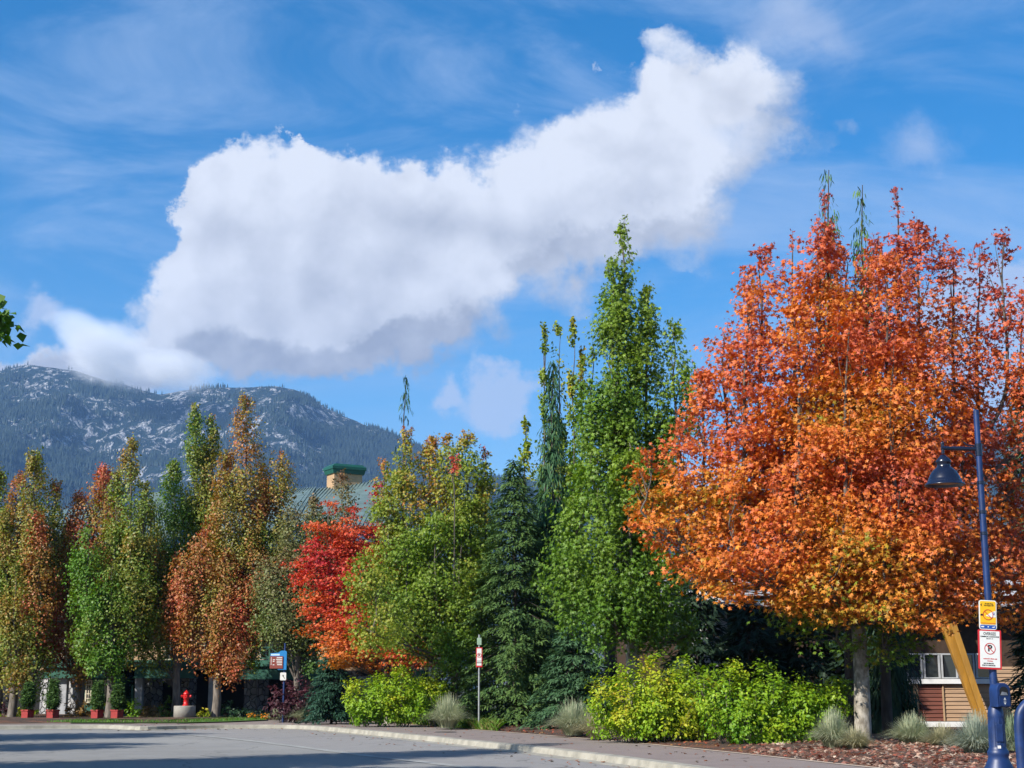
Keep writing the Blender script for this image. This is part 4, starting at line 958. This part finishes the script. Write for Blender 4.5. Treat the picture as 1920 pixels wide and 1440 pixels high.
# ------------------------------------------------------------------ hydrant on its concrete ring, planters
Yh = 69.0; hcx = XX(348, Yh); hb = MB().lathe([(0, 0), (.49, 0), (.49, .60), (.47, .63), (.38, .63), (0, .625)], 40, (hcx, Yh, .17)).build('concrete_ring', M['concrete'])
tag(hb, 'low round concrete base under the red fire hydrant', 'concrete base')
hy = empty('fire_hydrant', (XX(350, Yh), Yh, .80), 'bright red fire hydrant standing on a round concrete base', 'fire hydrant')
MB().lathe([(0, 0), (.16, 0), (.16, .04), (.115, .05), (.11, .30), (.125, .31), (.14, .34), (.14, .38), (.12, .40), (.12, .50), (.145, .51), (.145, .54), (.11, .60), (.06, .65), (.03, .66), (.03, .70), (0, .70)], 24).build('barrel', M['red'], hy)
for dx, dy in ((-1, 0), (1, 0), (0, -1)):
    r = .055 if dy == 0 else .075
    MB().tube([(dx*.08, dy*.08, .43), (dx*.19, dy*.19, .43), (dx*.20, dy*.20, .43), (dx*.23, dy*.23, .43)], [r, r, r*1.2, r*1.2], 14).tube([(dx*.23, dy*.23, .43), (dx*.26, dy*.26, .43)], .02, 6).build('nozzle_cap', M['red'], hy)
def planter(px, w, Y, label, wear=False):
    p = empty('planter_box', (XX(px, Y), Y, .17), label, 'planter', 'red planter boxes along the lodge front', R(-28))
    h = .46
    b = MB(); rbox(b, 0, 0, w/2*.92, w/2*.92, 0, h, 0, 1.06); b.build('box', M['planter'], p)
    r = MB()
    for x0, x1, y0, y1 in ((-w/2-.02, w/2+.02, -w/2-.02, -w/2+.05), (-w/2-.02, w/2+.02, w/2-.05, w/2+.02), (-w/2-.02, -w/2+.05, -w/2+.053, w/2-.053), (w/2-.05, w/2+.02, -w/2+.053, w/2-.053)): r.box(x0, x1, y0, y1, h-.04, h+.02)
    r.build('rim', M['planter'], p, bevel=.006); MB().box(-w/2+.05, w/2-.05, -w/2+.05, w/2-.05, h-.1, h-.03).build('soil', M['soil'], p)
for px, lb_ in ((55, 'leftmost red planter box near the curb with a cone shrub'), (102, 'red planter box in front of the dark lodge doorway'), (185, 'red planter box just left of the slim grey tree trunk'), (222, 'red planter box just right of the slim grey tree trunk')):
    planter(px, .40, 67.5, lb_)

# ------------------------------------------------------------------ trees
LG = 'columnar maples in the row before the lodge'
SL = dict(wide=1.14, csig=(.17, .17, .34), leaf=.11, cover=2.3, trunk_r=.20, fork=1.9, group=LG, droop=.3, z0=.15)
# lobes: cx, top, bottom, halfwidth, dy, s_foot, s_top
deciduous('maple_tree', 'olive green columnar maple cut off by the left edge of the photo', -3, 71, [
    (-8,872,1240,34,0,.25,.35), (-45,840,1220,40,.6,.3,.45), (18,1010,1270,26,-.6,.30,.5), (-30,1050,1290,36,-.5,.2,.4)], GR_LEFT, seed=1, **SL)
deciduous('maple_tree', 'tall olive columnar maple with rust tinted right side beside the first planter', 25, 70, [
    (62,850,1180,34,.2,.38,.42), (28,878,1230,28,.6,.45,.62), (78,962,1220,26,-.5,.62,.80), (38,1060,1290,32,-.8,.32,.38), (70,1120,1300,30,-.4,.10,.25), (92,900,1120,24,.9,.35,.55), (10,960,1200,24,0,.3,.35)], GR_LEFT, seed=2, **SL)
deciduous('maple_tree', 'rust red columnar maple behind the second red planter', 150, 71.5, [
    (188,868,1160,34,.5,.55,.72), (152,925,1140,32,.2,.72,.82), (98,1058,1240,34,-.5,.82,.80), (128,985,1230,30,-.2,.6,.75), (150,1150,1276,26,-.6,.55,.5), (205,930,1150,24,.9,.35,.55)], GR_LEFT, seed=3, **SL)
deciduous('maple_tree', 'bright green columnar maple between the third and fourth red planters', 207, 69, [
    (240,826,1140,30,.4,.22,.42), (212,882,1190,26,.6,.25,.30), (268,902,1180,26,.2,.22,.35), (168,992,1236,32,-.4,.02,.12), (215,1060,1262,34,-.6,.08,.25), (185,1120,1250,24,-.9,.05,.1), (245,1000,1230,30,-.2,.2,.45)], GR_LEFT, seed=4, **SL)
deciduous('maple_tree', 'twin spired green columnar maple with dark lower trunk just left of the hydrant', 330, 71, [
    (360,748,1100,22,.8,.15,.40), (388,770,1080,19,1.0,.22,.50), (322,868,1130,32,.5,.10,.20), (342,940,1160,28,.3,.1,.15), (255,1010,1240,34,-.3,.42,.5), (300,1040,1262,36,-.6,.35,.48), (385,880,1120,26,.6,.18,.3), (280,960,1180,26,.2,.2,.35)], GR_LEFT, seed=5, **{**SL, 'bark': 'bark'})
deciduous('maple_tree', 'tallest rust and olive columnar maple with pale trunk just right of the hydrant', 406, 70, [
    (458,745,1120,36,.3,.42,.66), (425,850,1200,36,0,.50,.55), (520,838,1120,32,.6,.40,.68), (380,990,1236,44,-.5,.70,.72), (430,1040,1262,42,-.7,.72,.68), (476,1000,1200,34,-.2,.66,.62), (490,880,1180,30,.9,.35,.5), (345,1040,1220,30,-.3,.66,.7), (480,1130,1262,20,-.4,.30,.5), (448,1120,1270,30,-.9,.8,.95,.5)], GR_LEFT, seed=6, **SL)
deciduous('maple_tree', 'dull olive brown broad maple between the tall rust maple and the red tree', 556, 67.5, [
    (552,958,1200,44,.3,.42,.62), (585,935,1210,34,.6,.40,.60), (520,1040,1200,46,-.3,.45,.55), (592,1070,1260,34,-.4,.18,.35), (545,1080,1212,46,-.6,.30,.40), (635,882,1100,30,1.2,.60,.75,.6), (615,960,1180,30,.9,.5,.6)], GR_OLIVE, leaf=.11, cover=2.2, trunk_r=.16, fork=1.8, seed=7, csig=(.2, .2, .32), z0=.2, droop=.3)
RED = deciduous('red_maple', 'vivid red maple with crimson and orange layered foliage', 728, 61.5, [
    (618,940,1180,46,0,0.43,0.52), (662,950,1190,46,.3,0.43,0.62), (596,1010,1160,30,-.4,0.63,0.75), (630,1080,1225,46,-.5,0.18,0.65), (668,1150,1250,52,-.5,0.18,0.45), (725,1180,1262,46,-.3,0.13,0.45), (785,1130,1250,40,0,0.43,0.70), (705,985,1180,40,.5,0.50,0.65), (705,892,1060,22,.9,0.68,0.90,.6), (650,1180,1245,40,-.9,0.08,0.40), (765,1205,1250,44,-.4,0.28,0.45), (835,1100,1160,30,.8,0.38,0.50)],
    GR_RED, leaf=.125, tmpl=T_MAPLE, cover=2.8, trunk_r=.13, fork=1.5, seed=8, flat=.55, csig=(.30, .30, .13), bark='bark_pale', z0=.25)
deciduous('maple_tree', 'broad yellow green maple with orange flecked top left of the slim sign post', 851, 58, [
    (760,800,1180,34,0,.30,.80), (805,820,1200,38,.4,.28,.72), (842,812,1160,38,.2,.25,.68), (876,812,1180,36,0,.22,.70), (908,838,1090,24,.3,.25,.85), (728,920,1190,38,-.3,.38,.60), (765,960,1210,46,-.7,.30,.42), (820,960,1230,52,-1,.18,.35), (862,980,1235,44,-.6,.15,.30), (722,1090,1225,50,-4.2,.40,.50), (700,1060,1130,30,-4.2,.38,.45), (780,1100,1240,50,-1.1,.32,.40), (860,1110,1290,42,-.9,.15,.30), (885,930,1150,30,-.2,.12,.3), (855,870,950,10,-1.6,.95,1,.4), (830,1180,1300,26,-.3,.2,.3), (720,860,1000,26,.2,.45,.75,.5)],
    GR_YG, leaf=.12, cover=2.4, wide=1.05, trunk_r=.15, fork=1.9, seed=9, csig=(.22, .22, .20), bark='bark_pale', z0=.25, twigs=14, tmpl=T_MAPLE)
deciduous('maple_tree', 'tall bright green columnar maple with several spires left of the orange maple', 1187, 44.5, [
    (1166,402,900,30,.4,.30,.62), (1152,500,1010,44,.2,.15,.45), (1216,532,960,32,.6,.28,.60), (1266,598,920,36,.5,.22,.50), (1112,650,960,28,0,.20,.32), (1180,640,1060,32,.3,.1,.3), (1118,850,1180,62,-.6,.05,.38), (1080,940,1170,44,-.3,.12,.40), (1180,860,1200,54,-.9,.04,.45), (1235,880,1190,48,.2,.05,.35), (1150,1010,1225,56,-1,.02,.15), (1225,1090,1230,34,-.4,.02,.12), (1290,1130,1210,22,.2,.02,.1), (1235,700,980,30,.6,.15,.3)],
    GR_GREEN, leaf=.125, cover=2.6, wide=1.3, trunk_r=.24, fork=2.3, seed=10, csig=(.16, .16, .24), bark='bark_pale', z0=.3, twigs=14, tmpl=T_MAPLE)
deciduous('young_maple_tree', 'thin sparse green maple with bare pointed shoots behind the tall green maple', 1052, 60, [
    (1022,612,1000,10,0,.25,.45,.9), (1047,604,1000,14,.3,.25,.50,.9), (1076,598,1000,12,0,.25,.55,.9), (1092,650,1000,12,.4,.4,.6,.8), (985,788,1020,16,.3,.3,.5,.8), (1050,800,1100,34,.3,.25,.4)],
    GR_YG, leaf=.14, cover=1.7, trunk_r=.12, fork=4, seed=12, csig=(.12, .12, .3), z0=.3)
MAP = [(1557,356,900,34,.5,.55,.90,.8), (1693,346,900,34,.6,.55,.95,.8), (1600,452,1050,84,1,.55,.74), (1645,500,1100,84,-1,.52,.72), (1535,425,1040,62,-.3,.55,.80), (1730,405,1000,66,.4,.58,.88), (1490,440,1040,60,.2,.52,.78), (1432,458,1060,54,.5,.52,.82),
       (1660,425,900,56,.9,.56,.85), (1400,530,1090,62,-.3,.48,.74), (1362,600,1100,58,.4,.48,.72), (1322,700,1110,56,.2,.48,.66), (1272,790,1060,54,0,.50,.64), (1215,850,1015,40,-.3,.52,.60), (1800,455,1000,62,.6,.60,.86,.85), (1855,440,900,50,1.0,.66,.92,.75), (1895,425,860,48,.6,.68,.95,.75), (1930,540,1000,56,.5,.65,.88,.75), (1955,480,900,50,.2,.68,.9,.7),
       (1480,600,1150,84,-1.2,.44,.66), (1560,620,1165,86,-1.8,.46,.66), (1640,680,1175,84,-2.0,.50,.68), (1720,650,1150,78,-1.4,.58,.74), (1790,760,1120,64,-.8,.62,.78), (1845,1000,1170,56,-.9,.50,.70), (1905,1010,1175,56,-.4,.55,.75), (1960,980,1165,50,0,.6,.75), (1850,830,1120,56,.2,.66,.80,.85), (1900,880,1130,48,.8,.72,.84,.85),
       (1290,900,1085,60,-.5,.46,.56), (1360,920,1130,70,-1.2,.40,.56), (1440,930,1150,76,-1.8,.38,.56), (1530,950,1170,80,-2.2,.36,.60), (1620,960,1180,84,-2.5,.40,.66), (1710,980,1180,74,-2.2,.46,.72), (1780,1010,1165,60,-1.5,.50,.74), (1560,1090,1230,62,-.6,.02,.2), (1650,1110,1250,66,-.4,.02,.2), (1730,1100,1230,50,.2,.05,.3), (1470,1090,1185,50,-.4,.15,.4), (1600,800,1100,84,1.5,.4,.56), (1500,760,1100,76,1.8,.4,.56), (1700,780,1050,70,1.6,.5,.65)]
MAP = [(a[0], a[1], a[2], a[3], a[4], max(a[5]-.03, 0), a[6]-.07, *a[7:]) for a in MAP]
deciduous('maple_tree', 'huge orange and red maple with pale trunk, the largest tree in the photo', 1614, 38.5, MAP, GR_MAPLE, leaf=.13, tmpl=T_MAPLE, cover=2.0, wide=1.10, bough=4, gap=-.17, trunk_r=.21, fork=3.3, seed=13,
          flat=.30, csig=(.27, .27, .19), bark='bark_pale', z0=.28, twigs=16, droop=.35)
# conifers
HG = 'dark hemlocks in the middle of the bed'
conifer('hemlock_tree', 'wide dark green hemlock directly behind the slim sign post', 965, 56.6, 862, 116, z0=.2, seed=1, dens=2.0, shape=.72, group=HG, tuft=.18, col=((.030, .075, .022), (.105, .175, .042)))
conifer('hemlock_tree', 'tall narrow dark hemlock just left of the tall green maple', 1038, 61.5, 815, 105, z0=.2, seed=2, dens=1.7, shape=.7, group=HG, tuft=.18)
conifer('hemlock_tree', 'low spreading hemlock in front of the dark gap beside the yellow green hedge', 1078, 52, 1165, 88, z0=.2, seed=3, dens=2.2, shape=.55, group=HG, tuft=.17, col=((.022, .065, .030), (.07, .14, .055)))
conifer('hemlock_tree', 'short dark hemlock left of the yellow green shrub', 624, 62, 1215, 50, z0=.2, seed=4, dens=2.6, shape=.6, tuft=.16, group=HG, col=((.016, .05, .03), (.03, .085, .05)))
conifer('hemlock_tree', 'dark hemlock half hidden behind the yellow green maple', 905, 66, 900, 90, z0=.2, seed=5, dens=1.3, shape=.8, group=HG, tuft=.2)
WG = 'weeping cedars behind the maples'
conifer('weeping_cedar', 'weeping cedar tip rising above the yellow green maple in the left half', 760, 78, 700, 60, z0=.2, seed=6, dens=.55, shape=.9, weep=.9, rise=.0, tuft=.34, group=WG, col=((.02, .07, .03), (.06, .14, .05)))
conifer('weeping_cedar', 'weeping cedar with long drooping boughs left of the tall green maple', 1036, 58.5, 672, 72, z0=.2, seed=7, dens=2.2, shape=.9, weep=.8, rise=.05, tuft=.32, group=WG, col=((.02, .07, .03), (.06, .14, .05)))
conifer('weeping_cedar', 'weeping cedar tip poking out left of centre above the orange maple', 1549, 42.5, 306, 72, z0=.2, zb=5.5, seed=8, dens=.7, shape=.8, weep=.85, rise=.0, tuft=.22, group=WG, col=((.04, .10, .025), (.12, .22, .04)))
conifer('weeping_cedar', 'weeping cedar tip at the notch in the top of the orange maple', 1612, 42.8, 334, 72, z0=.2, zb=5.5, seed=9, dens=.7, shape=.8, weep=.85, rise=.0, tuft=.22, group=WG, col=((.04, .10, .025), (.12, .22, .04)))
conifer('weeping_cedar', 'low dark weeping cedar beside the maple trunk in front of the timber building', 1650, 45, 1080, 62, z0=.2, zb=.1, seed=10, dens=2.6, shape=.45, weep=.8, rise=.1, tuft=.3, group=WG, col=((.012, .035, .016), (.03, .07, .03)))
SG = 'spruces behind the lamp post'
conifer('spruce_tree', 'tall grey green spruce at the right edge above the lamp arm', 1915, 58, 690, 125, z0=.2, seed=11, dens=1.3, shape=.85, tuft=.32, group=SG, col=((.025, .05, .028), (.07, .11, .05)), rise=.1)
conifer('spruce_tree', 'dark spruce right of the lamp post beside the timber wall', 1955, 44, 1010, 75, z0=.2, seed=12, dens=2.0, shape=.6, tuft=.27, group=SG, col=((.012, .035, .016), (.04, .08, .03)))
conifer('spruce_tree', 'grey green spruce showing between orange leaves left of the lamp shade', 1700, 60, 850, 90, z0=.2, seed=13, dens=1.1, shape=.8, tuft=.32, group=SG, col=((.025, .06, .03), (.06, .11, .06)))
DG = 'dark conifers behind the clipped hedge'
for i, (px, Y, top, hw, lb) in enumerate(((1300, 50, 1000, 80, 'added conifer darkening the gap right of the tall green maple trunk'), (1400, 49, 1120, 70, 'dark bushy pine behind the middle of the long hedge'), (1500, 50, 1020, 90, 'added conifer darkening the gap behind the right end of the hedge'), (1600, 48.5, 1185, 70, 'added dark conifer filling the shade behind the orange maple trunk'))):
    conifer('backdrop_conifer', lb, px, Y, top, hw, z0=.2, seed=20+i, dens=1.5, shape=.5, tuft=.3, group=DG, col=((.010, .028, .014), (.030, .055, .028)))  # all but the pine added as dark backdrop, shade put into their colour
# thujas in planters
for i, (px, tp, hw, lb) in enumerate(((55, 1284, 9, 'leftmost small cone shaped cedar growing in a red planter'), (102, 1279, 10, 'small cone shaped cedar in the planter before the dark lodge doorway'), (185, 1282, 9, 'small cone shaped cedar in the planter left of the slim grey trunk'), (222, 1288, 10, 'small cone shaped cedar in the planter right of the slim grey trunk'))):
    conifer('potted_cedar', lb, px, 67.5, tp, hw-1, z0=.58, zb=.02, seed=40+i, dens=5, shape=.8, tuft=.11, rise=.6, droop=0, group='potted cone cedars along the lodge front', cat='potted cedar', col=((.03, .075, .015), (.08, .15, .03)))
# shrubs
shrub('shrub', 'large rounded yellow green shrub left of the mottled maple trunk', [(700,1312,52,42), (750,1305,60,46,.3), (800,1312,36,36), (675,1335,30,22,-.3), (760,1330,50,26,-.4), (820,1300,24,24)], 57.5, GR_HEDGE, leaf=.10, s=(.15,.55), seed=1, z0=.2, cover=2.6, tmpl=T_OVAL)
shrub('shrub', 'yellow green shrub with golden patches forming the left end of the long hedge', [(1160,1325,55,58), (1220,1308,66,70,.3), (1285,1318,60,62), (1240,1345,66,46,-.5), (1180,1355,50,34,-.4), (1310,1350,36,40,-.3)], 41, GR_HEDGE, leaf=.09, s=(.38,.70), seed=2, z0=.25, cover=2.6, stems=12)
shrub('shrub', 'yellow green shrub forming the right end of the long hedge', [(1370,1318,62,66), (1440,1325,66,70,.2), (1500,1335,50,58), (1400,1358,66,42,-.5), (1470,1372,52,36,-.4), (1545,1345,40,46), (1570,1320,28,44,.3)], 38.5, GR_HEDGE, leaf=.09, s=(.12,.46), seed=3, z0=.25, cover=2.6, stems=12)
shrub('shrub', 'bright green leafy sapling between the hedge and the orange maple trunk', [(1565,1300,26,28), (1590,1288,18,14), (1555,1335,26,26), (1590,1330,16,12)], 39, GR_GREEN, leaf=.15, s=(.1,.4), seed=4, z0=.25, cover=1.2, tmpl=T_MAPLE)
shrub('shrub', 'leafy bush rising behind the top of the hedge beside the pale trunk', [(1240,1245,26,22), (1285,1250,24,16), (1330,1258,20,12)], 43, GR_HEDGE, leaf=.13, s=(.0,.3), seed=5, z0=.25, cover=.9)
GR_PUR = [(0, (.035, .012, .018)), (1, (.10, .03, .04))]
shrub('shrub', 'dark purple leaved shrub under the blue wayfinding sign', [(535,1312,30,32), (568,1308,28,34), (550,1330,40,22,-.3)], 65, GR_PUR, leaf=.12, s=(.2,.8), seed=6, z0=.2, cover=1.9)
shrub('shrub', 'dark purple shrub by the left edge trunks', [(14,1330,22,16)], 71, GR_PUR, leaf=.12, s=(.1,.6), seed=7, z0=.15, cover=1.8)
LS = 'low shrubs along the lodge front'
for i, (bl, s_, lb, gr) in enumerate((([(15,1348,26,9), (45,1340,20,12)], (.5,.9), 'low golden green shrub at the far left curb', GR_HEDGE), ([(140,1333,22,16), (165,1328,22,17)], (.7,1), 'golden brown low shrub between the second and third planters', [(0, (.10,.12,.03)), (1, (.34,.18,.05))]),
        ([(250,1330,15,16)], (.0,.3), 'bright green low shrub right of the fourth planter', GR_HEDGE), ([(282,1338,18,14), (300,1334,18,14)], (.4,.9), 'olive and rust low shrub before the stone pier', [(0, (.08,.13,.03)), (1, (.30,.15,.05))]), ([(312,1330,14,20)], (.0,.3), 'leafy green shrub just left of the hydrant base', GR_GREEN),
        ([(384,1340,14,11)], (.5,.9), 'small yellow green shrub between hydrant base and pale trunk', GR_HEDGE), ([(430,1334,24,16), (452,1340,14,11)], (.0,.15), 'dark green low shrub right of the pale trunk', [(0, (.025,.07,.03)), (1, (.10,.16,.08))]), ([(186,1322,12,14)], (.1,.4), 'bright green shrub behind the third planter', GR_HEDGE), ([(480,1342,30,10), (600,1338,30,12)], (0,.2), 'dark ground hugging shrub behind the marigolds', [(0, (.02,.05,.02)), (1, (.06,.12,.05))]),
        ([(915,1352,22,12), (930,1345,20,14)], (.1,.4), 'strappy green low plant at the foot of the slim sign post', GR_GREEN))):
    shrub('low_shrub', lb, bl, 56 if i == 9 else 70.5, gr, leaf=.11, s=s_, seed=60+i, z0=.2, cover=1.9, group=LS, stems=3)
GR_FL = [(0, (.04, .10, .02)), (.45, (.06, .12, .02)), (.55, (.65, .22, .01)), (1, (.75, .33, .01))]
for i, (px, lb) in enumerate(((470, 'left clump of orange marigolds by the curb'), (498, 'right clump of orange marigolds by the curb'))):
    shrub('marigold_clump', lb, [(px, 1344, 10, 6)], 69.5, GR_FL, leaf=.09, s=(.3,1.0), seed=80+i, z0=.2, cover=2, group='orange marigold clumps', cat='flowers', stems=2)
grass_tuft('pale ornamental grass right of the mottled maple trunk', 840, 1345, 54, 36, 46, 1500, seed=1)
grass_tuft('large blue green grass clump at the left end of the long hedge', 1075, 1355, 45.5, 42, 50, 1700, seed=2)
grass_tuft('yellowish grass clump close beside a larger one at the hedge end', 1115, 1362, 43, 32, 38, 1200, seed=3, col=((.30, .29, .16), (.46, .42, .25)))
grass_tuft('blue green grass clump left of the orange maple trunk', 1558, 1388, 35, 36, 56, 1600, seed=4)
grass_tuft('yellowish grass clump at the foot of the orange maple trunk', 1600, 1396, 34, 30, 36, 1100, seed=5, col=((.28, .28, .16), (.44, .40, .24)))
grass_tuft('dusky grass clump right of the orange maple trunk', 1705, 1388, 37, 42, 46, 1500, seed=6)
grass_tuft('broad grass clump before the white plinth', 1762, 1400, 35, 34, 36, 1200, seed=7, col=((.28, .28, .16), (.44, .40, .24)))
grass_tuft('large silver green grass clump beside the lamp post base', 1825, 1400, 31, 46, 62, 2000, seed=8, col=((.22, .28, .22), (.44, .46, .34)))
grass_tuft('grass clump between lamp post and bike rack', 1895, 1400, 32, 26, 60, 900, seed=9, col=((.16, .24, .14), (.36, .40, .24)))
grass_tuft('pale grass clump before the purple shrub', 563, 1340, 64.5, 22, 24, 900, seed=10)
grass_tuft('dull grass clump right of the marigolds', 520, 1342, 66, 16, 18, 700, seed=11)
# street trees on the near side, out of frame to the left: they throw the shadows on the road
def PXY(x, Y, z):
    fd = Y*math.cos(TH)+(z-EYE)*math.sin(TH); up = -Y*math.sin(TH)+(z-EYE)*math.cos(TH); return 960+F*x/fd, 720-F*up/fd
def near_tree(x, y, h, r, label, seed, nl=9, grp_='street trees out of frame to the left'):
    lob = []
    for k in range(nl):
        a = k*2.4; q = r*.62*math.sqrt((k+.3)/nl); zt = h*(.99-.25*(k/nl)); zb = h*.22
        px, top = PXY(x+q*math.cos(a), y, zt); bot = PXY(x, y, zb)[1]
        lob.append((px, top, bot, r*.40*F/y, q*math.sin(a), .1, .4))
    lob.append((-16, 594, 614, 8, 0, -.4, -.3, .7))
    base = PXY(x, y, 0)[0]
    return deciduous('street_tree', label, base, y, lob, GR_GREEN, leaf=.16, cover=1.3, trunk_r=.2, fork=2.4, seed=seed, group=grp_, z0=.0, flat=.3)
A_ = near_tree(-12.9, 20.5, 11.5, 4.0, 'green street tree whose leafy branch tip enters at the left edge', 31)
for k, (x, y, sc_, rz_) in enumerate(((-18.8, 21.5, 1.25, 1.0), (-25.6, 31.5, 1.2, 2.2), (-25.5, 42.5, 1.15, 3.9), (-13.8, 28, 1.22, 5.0))):
    c_ = copy_tree(A_); c_.location = (x, y, 0); c_.scale = (sc_*(.55 if k == 3 else 1), sc_*(.55 if k == 3 else 1), sc_); c_.rotation_euler.z = rz_
    c_['label'] = ('second green street tree out of frame to the left', 'third green street tree further along the left side', 'farthest green street tree on the left side', 'slim green street tree behind the first one')[k]
